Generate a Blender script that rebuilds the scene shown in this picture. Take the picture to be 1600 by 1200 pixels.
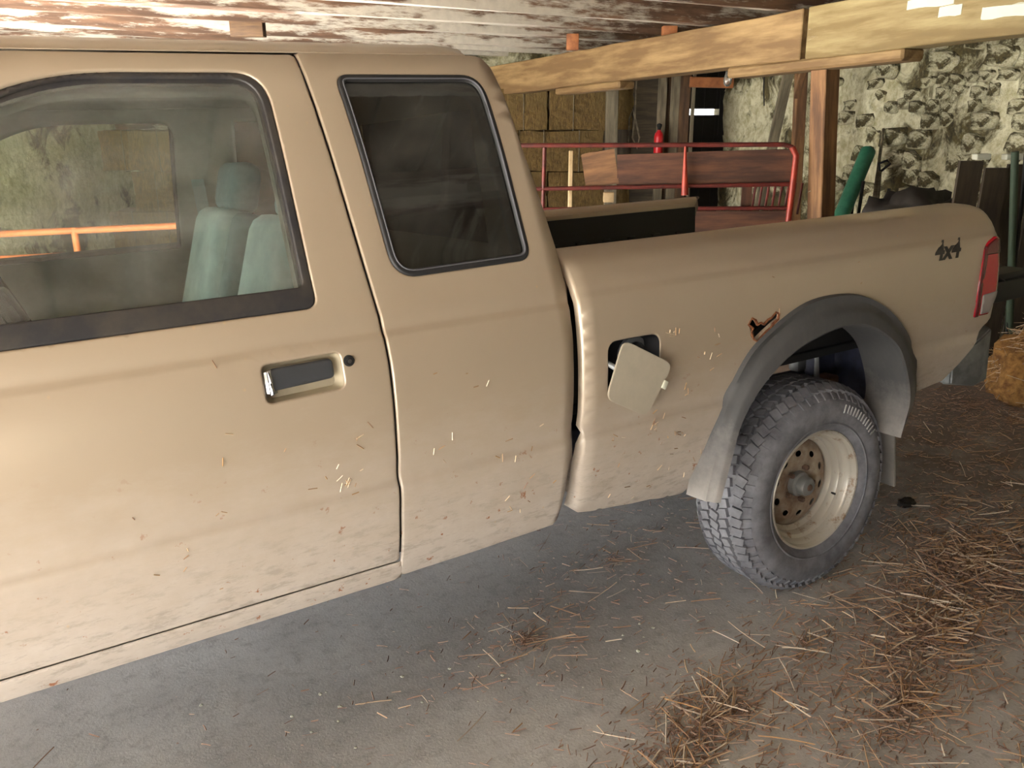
import bpy, bmesh, math, random
import numpy as np
from mathutils import Vector, Matrix, noise
from mathutils.geometry import delaunay_2d_cdt
random.seed(7)
sc = bpy.context.scene
for o in list(bpy.data.objects): bpy.data.objects.remove(o, do_unlink=True)
COL = sc.collection
R = math.radians

# ------------------------------------------------------------------ camera
CAM = Vector((-2.212, -1.7572, 1.5438))
yaw, pitch, roll = 0.5225210, 0.2698288, -0.0493656
fw = Vector((math.sin(yaw)*math.cos(pitch), math.cos(yaw)*math.cos(pitch), -math.sin(pitch)))
rt = fw.cross(Vector((0, 0, 1))).normalized(); up = rt.cross(fw)
RR = math.cos(roll)*rt + math.sin(roll)*up; UU = -math.sin(roll)*rt + math.cos(roll)*up
cd = bpy.data.cameras.new('camera'); cam = bpy.data.objects.new('camera', cd); COL.objects.link(cam)
cam.matrix_world = Matrix(((RR.x, UU.x, -fw.x, CAM.x), (RR.y, UU.y, -fw.y, CAM.y), (RR.z, UU.z, -fw.z, CAM.z), (0, 0, 0, 1)))
cd.sensor_width = 36; cd.lens = 36*1300/1600; cd.clip_start = 0.05; cd.clip_end = 300
sc.camera = cam
# ------------------------------------------------------------------ view, world, sun
sc.view_settings.view_transform = 'Standard'; sc.view_settings.look = 'None'
sc.view_settings.gamma = 1; sc.view_settings.use_curve_mapping = False
sc.view_settings.exposure = 2.78
W = bpy.data.worlds.new('sky'); sc.world = W; W.use_nodes = True
nt = W.node_tree; bg = nt.nodes['Background']
sky = nt.nodes.new('ShaderNodeTexSky'); sky.sky_type = 'NISHITA'; sky.sun_disc = False
sky.sun_elevation = R(48); sky.sun_rotation = R(200); sky.air_density = 1.0; sky.dust_density = 3.0
mixw = nt.nodes.new('ShaderNodeMix'); mixw.data_type = 'RGBA'; mixw.inputs[0].default_value = .55
nt.links.new(sky.outputs[0], mixw.inputs[6]); mixw.inputs[7].default_value = (7.5, 7.7, 8.0, 1)
nt.links.new(mixw.outputs[2], bg.inputs['Color']); bg.inputs['Strength'].default_value = .17
sl = bpy.data.lights.new('sun', 'SUN'); sl.energy = 24.0; sl.angle = R(1.5); sl.color = (1, .98, .94)
sun = bpy.data.objects.new('sun', sl); COL.objects.link(sun)

# barn frame: the barn's plumb and axes (x right, y into the barn, z up), origin at eye height
BM = Matrix(((.85894, .51182, .01587, CAM.x), (-.50986, .8577, -.06633, CAM.y), (-.04756, .04888, .99767, CAM.z), (0, 0, 0, 1)))
sun.rotation_euler = (BM.to_3x3() @ Vector((.77, .10, -.63))).to_track_quat('-Z', 'Y').to_euler()

# ------------------------------------------------------------------ materials
def lin(r, g, b):
    f = lambda c: (c/255/12.92) if c/255 <= .04045 else ((c/255+.055)/1.055)**2.4
    return (f(r), f(g), f(b), 1)
class NT:
    def __init__(s, name):
        s.m = bpy.data.materials.new(name); s.m.use_nodes = True; s.t = s.m.node_tree
        s.b = s.t.nodes['Principled BSDF']; s.out = s.t.nodes['Material Output']
        s._tc = None
    def n(s, ty, **k):
        x = s.t.nodes.new(ty)
        for a, v in k.items():
            setattr(x, a, v)
        return x
    def l(s, a, b): s.t.links.new(a, b)
    def co(s, kind='Object'):
        if s._tc is None: s._tc = s.n('ShaderNodeTexCoord')
        return s._tc.outputs[kind]
    def mapd(s, scale=(1, 1, 1), rot=(0, 0, 0), kind='Object'):
        m = s.n('ShaderNodeMapping'); m.inputs['Scale'].default_value = scale; m.inputs['Rotation'].default_value = rot
        s.l(s.co(kind), m.inputs[0]); return m.outputs[0]
    def noise(s, sc=5, det=4, ro=.6, vec=None, dist=0):
        x = s.n('ShaderNodeTexNoise'); x.inputs['Scale'].default_value = sc; x.inputs['Detail'].default_value = det
        x.inputs['Roughness'].default_value = ro; x.inputs['Distortion'].default_value = dist
        s.l(vec if vec is not None else s.co(), x.inputs['Vector']); return x.outputs['Fac']
    def ramp(s, f, stops):
        x = s.n('ShaderNodeValToRGB'); e = x.color_ramp.elements
        while len(e) < len(stops): e.new(.5)
        for k, (p, c) in enumerate(stops):
            e[k].position = p; e[k].color = c if len(c) == 4 else (*c, 1)
        s.l(f, x.inputs[0]); return x.outputs[0]
    def mask(s, f, a, b):
        x = s.n('ShaderNodeMapRange'); x.inputs[1].default_value = a; x.inputs[2].default_value = b
        s.l(f, x.inputs[0]); return x.outputs[0]
    def mix(s, f, a, b, mode='MIX'):
        x = s.n('ShaderNodeMix', data_type='RGBA', blend_type=mode)
        if isinstance(f, (int, float)): x.inputs[0].default_value = f
        else: s.l(f, x.inputs[0])
        for i, v in ((6, a), (7, b)):
            if isinstance(v, tuple): x.inputs[i].default_value = v
            else: s.l(v, x.inputs[i])
        return x.outputs[2]
    def math(s, op, a, b=0):
        x = s.n('ShaderNodeMath', operation=op)
        for i, v in ((0, a), (1, b)):
            if isinstance(v, (int, float)): x.inputs[i].default_value = v
            else: s.l(v, x.inputs[i])
        return x.outputs[0]
    def bump(s, f, st=.3, d=.01):
        x = s.n('ShaderNodeBump'); x.inputs['Strength'].default_value = st; x.inputs['Distance'].default_value = d
        s.l(f, x.inputs['Height']); s.l(x.outputs[0], s.b.inputs['Normal'])
    def set(s, **k):
        for a, v in k.items():
            a = a.replace('_', ' ')
            if isinstance(v, (int, float, tuple)): s.b.inputs[a].default_value = v
            else: s.l(v, s.b.inputs[a])
        return s
def simple(name, rgb, rough=.6, metal=0, var=.25, nsc=8, bump=0, rgb2=None, **k):
    m = NT(name); c = lin(*rgb); d = lin(*rgb2) if rgb2 else (c[0]*(1-var), c[1]*(1-var), c[2]*(1-var), 1)
    f = m.noise(nsc, 5, .65)
    m.set(Base_Color=m.ramp(f, [(.35, d), (.65, c)]), Roughness=rough, Metallic=metal, **k)
    if bump: m.bump(f, bump, .01)
    return m.m

def paint_mat():
    m = NT('tan_paint')
    P = m.n('ShaderNodeSeparateXYZ'); m.l(m.co(), P.inputs[0])
    base = m.mix(m.noise(2.2, 3), lin(184, 168, 147), lin(174, 157, 137))
    # road dust thicker towards the sills: dirt that stays on the paint
    g = m.mask(P.outputs[2], 1.05, .52)
    n1 = m.noise(9, 6, .7, m.mapd((1, 1, 2.4)))
    d = m.mask(m.math('ADD', m.math('MULTIPLY', g, .75), m.math('MULTIPLY', n1, .55)), .38, 1.0)
    dust_haze = m.mix(m.noise(30, 3), lin(208, 200, 192), lin(182, 172, 162))
    c = m.mix(m.math('MULTIPLY', d, .78), base, dust_haze)
    # splash streaks low on the doors
    n2 = m.noise(16, 6, .75, m.mapd((1, 1, 3.2), (0, R(14), 0)))
    g2 = m.mask(P.outputs[2], .80, .60)
    c = m.mix(m.math('MULTIPLY', m.mask(n2, .50, .64), m.math('MULTIPLY', g2, .5)), c, lin(140, 128, 116))
    # flecks of chaff stuck to the paint
    v = m.n('ShaderNodeTexVoronoi'); v.inputs['Scale'].default_value = 24; m.l(m.mapd((1, 1, .8), (0, .5, 0)), v.inputs['Vector'])
    gate = m.mask(m.noise(5, 2), .52, .60)
    fl = m.math('MULTIPLY', m.mask(v.outputs['Distance'], .10, .03), gate)
    c = m.mix(m.math('MULTIPLY', fl, .6), c, lin(196, 168, 132))
    # small rust blooms low on the panels
    rr = m.math('MULTIPLY', m.mask(m.noise(26, 4, .7), .655, .70), m.mask(P.outputs[2], 1.0, .62))
    c = m.mix(rr, c, lin(150, 96, 62))
    m.set(Base_Color=c, Metallic=m.math('SUBTRACT', .30, m.math('MULTIPLY', d, .28)), Roughness=m.math('ADD', .40, m.math('MULTIPLY', d, .32)))
    m.b.inputs['Coat Weight'].default_value = .45; m.b.inputs['Coat Roughness'].default_value = .16
    m.bump(m.noise(60, 2), .02, .002)
    return m.m
PAINT = paint_mat()
def wood(name, a, b, rough=.75, sc=3, axis=(1, 8, 8), dark=.35, white=0, wcol=(222, 216, 200), bump=.4):
    m = NT(name)
    f = m.noise(sc, 6, .62, m.mapd(axis), .12)
    c = m.ramp(f, [(.22, lin(*[x*dark/.5 if dark < .5 else x for x in b])), (.42, lin(*b)), (.66, lin(*a))])
    kn = m.n('ShaderNodeTexVoronoi'); kn.inputs['Scale'].default_value = 1; m.l(m.mapd((1.1, 4, 4)), kn.inputs['Vector'])
    c = m.mix(m.math('MULTIPLY', m.mask(kn.outputs['Distance'], .16, .05), .55), c, lin(*[x*.5 for x in b]))
    c = m.mix(m.math('MULTIPLY', m.mask(m.noise(1.6, 4, .6), .5, .7), .35), c, lin(*[x*.8 for x in b]))
    oi = m.n('ShaderNodeObjectInfo')
    c = m.mix(m.math('MULTIPLY', oi.outputs['Random'], .35), c, lin(*b))
    if white:
        w = m.mask(m.noise(3.0, 8, .72, m.mapd((.35, 2.2, 2.2))), .62-white*.3, .70-white*.3)
        c = m.mix(w, c, m.mix(m.noise(14, 4), lin(*wcol), lin(*[x*.78 for x in wcol])))
    m.set(Base_Color=c, Roughness=rough); m.bump(f, bump, .008)
    return m.m
BEAM = wood('pale_timber', (160, 132, 90), (112, 86, 54), sc=1.5, axis=(1, 8, 8), dark=.46)
BEAMN = wood('pale_timber_patched', (162, 146, 104), (122, 102, 64), sc=1.5, axis=(1, 8, 8), dark=.46, white=.03)
POST = wood('orange_brown_timber', (148, 108, 70), (98, 68, 44), sc=2, axis=(1, 8, 8))
POSTD = wood('dark_brown_timber', (108, 80, 52), (62, 44, 30), sc=2, axis=(1, 8, 8))
GREYW = wood('weathered_grey_board', (142, 130, 108), (94, 86, 70), sc=2, axis=(1, 8, 8))
JOIST = wood('whitewashed_joist', (140, 108, 86), (92, 70, 56), sc=2, axis=(1, 8, 8), white=.46, wcol=(214, 206, 192))
CBOARD = wood('ceiling_boards', (150, 128, 100), (96, 80, 62), sc=2, axis=(1, 8, 8), white=.28)
REDBD = wood('red_brown_board', (112, 72, 50), (70, 44, 32), sc=2.5, axis=(1, 8, 8))
DARKBD = wood('dark_barn_board', (82, 70, 54), (48, 40, 30), sc=2, axis=(1, 8, 8))
ORANGEW = simple('orange_wood_block', (166, 104, 62), .7, rgb2=(124, 74, 44))
def stone_mat(name, wh, lo=.40, hi=.56):
    m = NT(name); oi = m.n('ShaderNodeObjectInfo')
    f = m.noise(2.6, 9, .74, None, .8); g = m.noise(11, 6, .7); h = m.noise(.8, 3, .5)
    white = m.mix(m.mask(g, .4, .65), lin(214, 210, 182), lin(166, 158, 120))
    rock = m.mix(m.mask(g, .35, .65), lin(104, 94, 58), lin(44, 38, 26))
    k = m.math('ADD', m.math('ADD', f, m.math('MULTIPLY', m.math('SUBTRACT', h, .5), .95)), m.math('MULTIPLY', m.math('SUBTRACT', oi.outputs['Random'], .5), .10))
    c = m.mix(m.mask(k, hi-.02-wh, lo+.03-wh), white, rock)
    m.set(Base_Color=c, Roughness=.9); m.bump(m.math('ADD', g, f), .7, .03)
    return m.m
STONE = stone_mat('limewashed_stone', .03); MORTAR = stone_mat('limewashed_mortar', -.02)
WHITEW = stone_mat('limewashed_plaster', .09)
def floor_mat():
    m = NT('dusty_concrete'); f = m.noise(1.3, 7, .68); g = m.noise(22, 6, .7); h = m.noise(120, 3, .7)
    c = m.mix(m.mask(f, .35, .68), lin(206, 204, 200), lin(172, 169, 165))
    c = m.mix(m.math('MULTIPLY', m.mask(g, .5, .72), .45), c, lin(116, 110, 104))
    c = m.mix(m.math('MULTIPLY', m.mask(h, .60, .72), .4), c, lin(100, 92, 84))
    # spilt chaff and dung stains
    P = m.n('ShaderNodeSeparateXYZ'); m.l(m.co(), P.inputs[0])
    edge = m.math('ADD', m.math('MULTIPLY', m.noise(2.4, 6, .7), 1.1), m.math('MULTIPLY', P.outputs[0], .22))
    c = m.mix(m.math('MULTIPLY', m.mask(edge, .60, .95), .75), c, lin(112, 92, 78))
    m.set(Base_Color=c, Roughness=.85); m.bump(m.math('ADD', g, h), .25, .006)
    return m.m
FLOOR = floor_mat()
OUTG = simple('yard_gravel', (188, 184, 172), .95, nsc=3, bump=.3)
def straw_mat(name, cols):
    m = NT(name); oi = m.n('ShaderNodeNewGeometry')
    c = m.ramp(oi.outputs['Random Per Island'], [(i/(len(cols)-1)*.98, lin(*q)) for i, q in enumerate(cols)])
    m.set(Base_Color=c, Roughness=.7); return m.m
STRAW = straw_mat('loose_straw', [(128, 98, 76), (164, 132, 100), (188, 154, 118), (204, 178, 144), (226, 214, 192), (146, 114, 94), (176, 136, 88)])
def bale_mat():
    m = NT('baled_hay'); f = m.noise(4, 9, .8, m.mapd((14, 14, 3)), .5); g = m.noise(3, 3)
    c = m.ramp(f, [(.32, lin(66, 50, 24)), (.5, lin(116, 92, 50)), (.68, lin(160, 132, 78))])
    c = m.mix(m.mask(g, .45, .7), c, lin(112, 92, 52))
    m.set(Base_Color=c, Roughness=.9); m.bump(f, 1, .04); return m.m
HAY = bale_mat()
RUBBER = simple('black_rubber', (38, 38, 40), .55, var=.2)
SEALG = simple('grey_rubber_bead', (92, 92, 98), .5, var=.1)
TRIM = simple('black_door_trim', (40, 40, 44), .45, nsc=14, rgb2=(62, 58, 54))
def flare_mat():
    m = NT('faded_grey_plastic'); P = m.n('ShaderNodeSeparateXYZ'); m.l(m.co(), P.inputs[0])
    c = m.mix(m.noise(12, 5, .7, m.mapd((3, 3, 1))), lin(66, 66, 68), lin(84, 83, 83))
    d = m.math('ADD', m.mask(P.outputs[2], .80, .5), m.math('MULTIPLY', m.math('SUBTRACT', m.noise(14, 5, .7), .5), .9))
    c = m.mix(m.math('MULTIPLY', m.mask(d, .25, 1.0), .7), c, lin(158, 152, 146))
    m.set(Base_Color=c, Roughness=.62); m.bump(m.noise(90, 2), .1, .002); return m.m
FLARE = flare_mat()
TIREM = simple('dusty_tire_rubber', (130, 130, 135), .88, nsc=12, rgb2=(96, 96, 101), bump=.2)
TIRELET = simple('scuffed_raised_lettering', (168, 168, 168), .8, nsc=20)
def rim_mat():
    m = NT('silver_steel_rim'); P = m.n('ShaderNodeSeparateXYZ'); m.l(m.co(), P.inputs[0])
    c = m.mix(m.mask(m.noise(16, 6, .75), .54, .66), lin(196, 190, 178), lin(148, 118, 92))
    m.set(Base_Color=c, Metallic=.35, Roughness=.38); return m.m
RIM = rim_mat()
DISC = simple('rusty_rim_disc', (180, 168, 150), .55, .3, nsc=14, rgb2=(132, 106, 86))
HUBM = simple('grey_hub_cap', (136, 136, 134), .5, .2, var=.2)
CHROME = simple('worn_chrome', (200, 200, 204), .12, .95, var=.05)
HANDLEM = simple('dark_handle_plastic', (64, 66, 70), .35, .1, var=.1)
DARKM = simple('dark_metal', (34, 34, 38), .6, .3, var=.3)
CHASM = simple('chassis_blue_grey', (66, 70, 92), .6, .2, rgb2=(44, 44, 56))
RUSTM = simple('rusty_steel', (122, 96, 80), .8, .1, rgb2=(74, 54, 42), nsc=20)
LINERM = simple('black_bed_liner', (26, 27, 28), .6, var=.3)
INTER = simple('grey_interior_trim', (168, 170, 164), .75, var=.15)
DASHM = simple('dark_dashboard', (54, 54, 54), .6, var=.2)
SEATM = simple('blue_grey_seat_cloth', (112, 134, 138), .9, nsc=40, var=.15)
TEALM = simple('pale_teal_seat_cover', (158, 178, 180), .9, nsc=6, var=.2)
CARPET = simple('grey_carpet', (70, 72, 74), .95, nsc=60)
REDGATE = simple('red_painted_tube', (112, 40, 32), .55, .1, nsc=10, rgb2=(74, 30, 26))
REDBRIGHT = simple('orange_red_tube', (170, 62, 42), .45, .1, nsc=10, rgb2=(132, 44, 32))
ORGATE = simple('orange_gate_paint', (222, 120, 60), .5, nsc=10)
GREENT = simple('green_plastic_roll', (62, 128, 100), .5, nsc=6, rgb2=(40, 100, 78))
BLACKM = simple('flat_black', (18, 18, 18), .8, var=.3)
TARPM = simple('dark_tarp', (38, 32, 26), .7, nsc=5, bump=.4)
REDEX = simple('red_cylinder_paint', (196, 30, 40), .35, var=.1)
GALV = simple('galvanised_grey', (160, 164, 166), .5, .5, rgb2=(116, 118, 120))
WHITEP = simple('white_paint_patch', (204, 204, 186), .7, var=.08)
PALEW = simple('pale_bare_wood', (206, 180, 140), .7, nsc=6, rgb2=(176, 150, 110))
BADGE = simple('dark_sticker', (40, 36, 34), .5, var=.15)
def redlens():
    m = NT('red_lamp_lens'); m.set(Base_Color=lin(168, 8, 26), Roughness=.25, Coat_Weight=.3, Coat_Roughness=.1); return m.m
LENS = redlens(); LENSD = simple('dark_red_lens', (92, 8, 22), .2, var=.1)
LENSC = simple('clear_reverse_lens', (150, 140, 136), .2, var=.1)
def glass(name, tint, refl=1.0, dust_haze=.0):
    m = NT(name); t = m.t; t.nodes.remove(m.b)
    tr = m.n('ShaderNodeBsdfTransparent'); tr.inputs[0].default_value = (*tint, 1)
    gl = m.n('ShaderNodeBsdfGlossy'); gl.inputs['Roughness'].default_value = .03
    fr = m.n('ShaderNodeFresnel'); fr.inputs[0].default_value = 1.52
    ms = m.n('ShaderNodeMixShader'); m.l(m.math('MULTIPLY', fr.outputs[0], refl), ms.inputs[0]); m.l(tr.outputs[0], ms.inputs[1]); m.l(gl.outputs[0], ms.inputs[2])
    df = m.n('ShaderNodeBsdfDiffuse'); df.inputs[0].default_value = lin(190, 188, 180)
    m2 = m.n('ShaderNodeMixShader'); m.l(m.math('MULTIPLY', m.mask(m.noise(6, 6, .7), .3, .8), dust_haze), m2.inputs[0])  # mottled pale haze painted over the glass, stands in for bright reflections
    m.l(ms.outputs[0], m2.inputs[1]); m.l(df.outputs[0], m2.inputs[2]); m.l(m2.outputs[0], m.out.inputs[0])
    return m.m
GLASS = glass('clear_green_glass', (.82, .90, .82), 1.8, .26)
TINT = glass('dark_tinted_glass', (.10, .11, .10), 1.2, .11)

# ------------------------------------------------------------------ object helpers
def mesh_obj(name, me, mat=None, parent=None, M=None):
    o = bpy.data.objects.new(name, me); COL.objects.link(o)
    if mat is not None and not me.materials: me.materials.append(mat)
    if parent is not None: o.parent = parent
    if M is not None: o.matrix_world = M
    return o
def from_bm(name, bm, mat=None, parent=None, M=None, smooth=None):
    bmesh.ops.recalc_face_normals(bm, faces=bm.faces)
    me = bpy.data.meshes.new(name); bm.to_mesh(me); bm.free()
    if smooth is not None:
        for p in me.polygons: p.use_smooth = True
        if smooth < 180: me.set_sharp_from_angle(angle=R(smooth))
    return mesh_obj(name, me, mat, parent, M)
def tag(o, label, cat, group=None):
    o['label'] = label; o['category'] = cat
    if group: o['group'] = group
    return o
def struct(o, label=None):
    o['kind'] = 'structure'
    if label: o['label'] = label
    return o
def empty(name, loc=(0, 0, 0), M=None):
    o = bpy.data.objects.new(name, None); COL.objects.link(o); o.empty_display_size = .1
    if M is not None: o.matrix_world = M
    else: o.location = loc
    return o
def add_box(bm, c, s, M=None, bev=0, seg=2):
    r = bmesh.ops.create_cube(bm, size=1); vs = r['verts']
    for v in vs:
        v.co = Vector((v.co.x*s[0], v.co.y*s[1], v.co.z*s[2]))
    if bev:
        es = list({e for v in vs for e in v.link_edges})
        rb = bmesh.ops.bevel(bm, geom=es, offset=bev, segments=seg, profile=.5, affect='EDGES')
        vs = list({v for f in rb['faces'] for v in f.verts} | {v for v in vs if v.is_valid})
    T = (M or Matrix.Identity(4))
    for v in vs: v.co = (T @ v.co) + Vector(c)
    return vs
def box(name, c, s, mat, parent=None, rot=None, bev=0, smooth=None, M=None, seg=2):
    bm = bmesh.new(); add_box(bm, c, s, rot.to_matrix().to_4x4() if rot else None, bev, seg)
    return from_bm(name, bm, mat, parent, M, smooth if smooth else (40 if bev else None))
def tube_bm(bm, pts, r, n=10, cap=True):
    pts = [Vector(p) for p in pts]; rings = []
    rs = r if isinstance(r, (list, tuple)) else [r]*len(pts)
    ref = Vector((0, 0, 1))
    t0 = (pts[1]-pts[0]).normalized()
    if abs(t0.dot(ref)) > .9: ref = Vector((0, 1, 0))
    u = t0.cross(ref).normalized()
    for i, p in enumerate(pts):
        a = pts[max(i-1, 0)]; b = pts[min(i+1, len(pts)-1)]; t = (b-a).normalized()
        u = (u - t*u.dot(t)).normalized(); v = t.cross(u)
        rings.append([bm.verts.new(p + (u*math.cos(2*math.pi*k/n)+v*math.sin(2*math.pi*k/n))*rs[i]) for k in range(n)])
    for a, b in zip(rings, rings[1:]):
        for k in range(n): bm.faces.new((a[k], a[(k+1) % n], b[(k+1) % n], b[k]))
    if cap: bm.faces.new(rings[0][::-1]); bm.faces.new(rings[-1])
def tube(name, pts, r, mat, parent=None, n=10, M=None):
    bm = bmesh.new(); tube_bm(bm, pts, r, n); return from_bm(name, bm, mat, parent, M, 50)
def lathe_bm(bm, prof, n=48, closed=False):
    """prof: (r, y) about the Y axis"""
    rings = []
    for r, y in prof:
        if r < 1e-5: rings.append([bm.verts.new((0, y, 0))]); continue
        rings.append([bm.verts.new((r*math.cos(2*math.pi*k/n), y, r*math.sin(2*math.pi*k/n))) for k in range(n)])
    prs = list(zip(rings, rings[1:])) + ([(rings[-1], rings[0])] if closed else [])
    for a, b in prs:
        for k in range(n):
            q = (k+1) % n
            if len(a) == 1 and len(b) == 1: continue
            if len(a) == 1: bm.faces.new((a[0], b[q], b[k]))
            elif len(b) == 1: bm.faces.new((a[k], a[q], b[0]))
            else: bm.faces.new((a[k], a[q], b[q], b[k]))
def lathe(name, prof, mat, parent=None, n=48, closed=False, loc=(0, 0, 0), ang=40):
    bm = bmesh.new(); lathe_bm(bm, prof, n, closed)
    for v in bm.verts: v.co += Vector(loc)
    return from_bm(name, bm, mat, parent, None, ang)
def beam_bm(bm, a, b, w, h, upv=(0, 0, 1), jit=0, nseg=1):
    """timber from a to b (centre line), width w, height h"""
    a = Vector(a); b = Vector(b); t = (b-a).normalized(); s = t.cross(Vector(upv)).normalized(); u = s.cross(t)
    rings = []
    for i in range(nseg+1):
        c = a.lerp(b, i/nseg)
        rings.append([bm.verts.new(c + s*x*w/2*(1+random.uniform(-jit, jit)) + u*y*h/2*(1+random.uniform(-jit, jit))) for x, y in ((-1, -1), (1, -1), (1, 1), (-1, 1))])
    for p, q in zip(rings, rings[1:]):
        for k in range(4): bm.faces.new((p[k], p[(k+1) % 4], q[(k+1) % 4], q[k]))
    bm.faces.new(rings[0][::-1]); bm.faces.new(rings[-1])
def beam(name, a, b, w, h, mat, parent=None, upv=(0, 0, 1), jit=0, nseg=1, M=BM, bev=.006):
    """timber with its grain along local x"""
    a = Vector(a); b = Vector(b); t = (b-a).normalized(); s_ = t.cross(Vector(upv)).normalized(); u = s_.cross(t); L = (b-a).length
    bm = bmesh.new(); beam_bm(bm, (0, 0, 0), (L, 0, 0), w, h, (0, 0, 1), jit, nseg)
    if bev: bmesh.ops.recalc_face_normals(bm, faces=bm.faces); bmesh.ops.bevel(bm, geom=[e for e in bm.edges if e.calc_face_angle(0) > 1.0], offset=bev, segments=1, affect='EDGES')
    y_ = u.cross(t)
    F = Matrix(((t.x, y_.x, u.x, a.x), (t.y, y_.y, u.y, a.y), (t.z, y_.z, u.z, a.z), (0, 0, 0, 1)))
    return from_bm(name, bm, mat, parent, M @ F)

# ------------------------------------------------------------------ curved sheet panels
def hermite(ts, ys, q):
    ts = np.array(ts, float); ys = np.array(ys, float)
    s = np.diff(ys)/np.diff(ts); m = np.zeros_like(ys); m[0] = s[0]; m[-1] = s[-1]
    m[1:-1] = (s[:-1]*np.diff(ts)[1:]+s[1:]*np.diff(ts)[:-1])/(np.diff(ts)[:-1]+np.diff(ts)[1:])
    q = np.clip(q, ts[0], ts[-1]); i = np.clip(np.searchsorted(ts, q)-1, 0, len(ts)-2); h = ts[i+1]-ts[i]; u = (q-ts[i])/h
    return (2*u**3-3*u**2+1)*ys[i]+(u**3-2*u**2+u)*h*m[i]+(-2*u**3+3*u**2)*ys[i+1]+(u**3-u**2)*h*m[i+1]
class Sect:
    def __init__(s, pr, tail=()):
        ts = [a for a, b in pr]; Y = [b for a, b in pr]; Z = list(ts)
        for y, z in tail:
            ts.append(ts[-1]+math.hypot(y-Y[-1], z-Z[-1])); Y.append(y); Z.append(z)
        s.t = np.arange(ts[0], ts[-1], .001); s.tmax = ts[-1]
        y = hermite(ts, Y, s.t); z = hermite(ts, Z, s.t)
        k = np.exp(-(np.arange(-9, 10)/3.5)**2/2); k /= k.sum()
        pad = lambda a: np.concatenate([2*a[0]-a[9:0:-1], a, 2*a[-1]-a[-2:-11:-1]])
        s.y = np.convolve(pad(y), k, 'valid'); s.z = np.convolve(pad(z), k, 'valid')
        dy = np.gradient(s.y); dz = np.gradient(s.z); L = np.hypot(dy, dz); s.ny = -dz/L; s.nz = dy/L
    def ev(s, t, depth=0):
        a = lambda q: np.interp(t, s.t, q)
        return a(s.y)-a(s.ny)*depth, a(s.z)-a(s.nz)*depth
SILL = [(.44, .12), (.50, .075), (.56, .045), (.62, .025), (.70, .008), (.78, -.006), (.785, -.006), (.800, .002), (.86, -.006), (.93, -.012), (1.03, -.014)]
CABP = SILL+[(1.09, -.008), (1.13, .002), (1.155, .010), (1.165, .018), (1.172, .020), (1.19, .024), (1.23, .040), (1.30, .068), (1.43, .118), (1.58, .178), (1.70, .238), (1.76, .275), (1.79, .30)]
CAB = Sect(CABP, [(.335, 1.812), (.39, 1.830), (.50, 1.846), (.65, 1.856), (.85, 1.860)])
BED = Sect(SILL+[(1.09, -.010), (1.14, -.004), (1.175, .004), (1.187, .012), (1.2, .017), (1.234, .040), (1.262, .07), (1.276, .10), (1.282, .135)], [(.17, 1.284), (.20, 1.283), (.212, 1.272), (.214, 1.24), (.214, 1.20)])
W_ = 1.70    # body width
def sdist(P, loops):
    d = np.full(len(P), 1e9); inside = np.zeros(len(P), bool)
    for L in loops:
        A = L; B = np.roll(L, -1, 0)
        for a, b in zip(A, B):
            ab = b-a; u = np.clip(((P-a)@ab)/max(ab@ab, 1e-12), 0, 1)
            d = np.minimum(d, np.hypot(*(P-a-u[:, None]*ab).T))
            c = (a[1] > P[:, 1]) != (b[1] > P[:, 1])
            if b[1] != a[1]:
                x = (b[0]-a[0])*(P[:, 1]-a[1])/(b[1]-a[1])+a[0]; inside ^= c & (P[:, 0] < x)
    return np.where(inside, d, -d)
def densify(L, st):
    out = []
    for a, b in zip(L, L[1:]+L[:1]):
        n = max(1, int(math.hypot(b[0]-a[0], b[1]-a[1])/st))
        for k in range(n): out.append((a[0]+(b[0]-a[0])*k/n, a[1]+(b[1]-a[1])*k/n))
    return out
def rnd(pts, rad, seg=6):
    """round the corners of a closed polygon; rad a number or one per corner"""
    n = len(pts); out = []
    rs = rad if isinstance(rad, (list, tuple)) else [rad]*n
    for i in range(n):
        p = Vector(pts[i]).to_2d() if len(pts[i]) > 2 else Vector(pts[i]); a = Vector(pts[i-1]); b = Vector(pts[(i+1) % n])
        if rs[i] <= 0: out.append(tuple(p)); continue
        da = (a-p); db = (b-p); r = min(rs[i], da.length*.49, db.length*.49)
        A = p+da.normalized()*r; B = p+db.normalized()*r
        for k in range(seg+1):
            u = k/seg; q = A*(1-u)**2+p*2*u*(1-u)+B*u*u; out.append(tuple(q))
    return out
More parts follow.
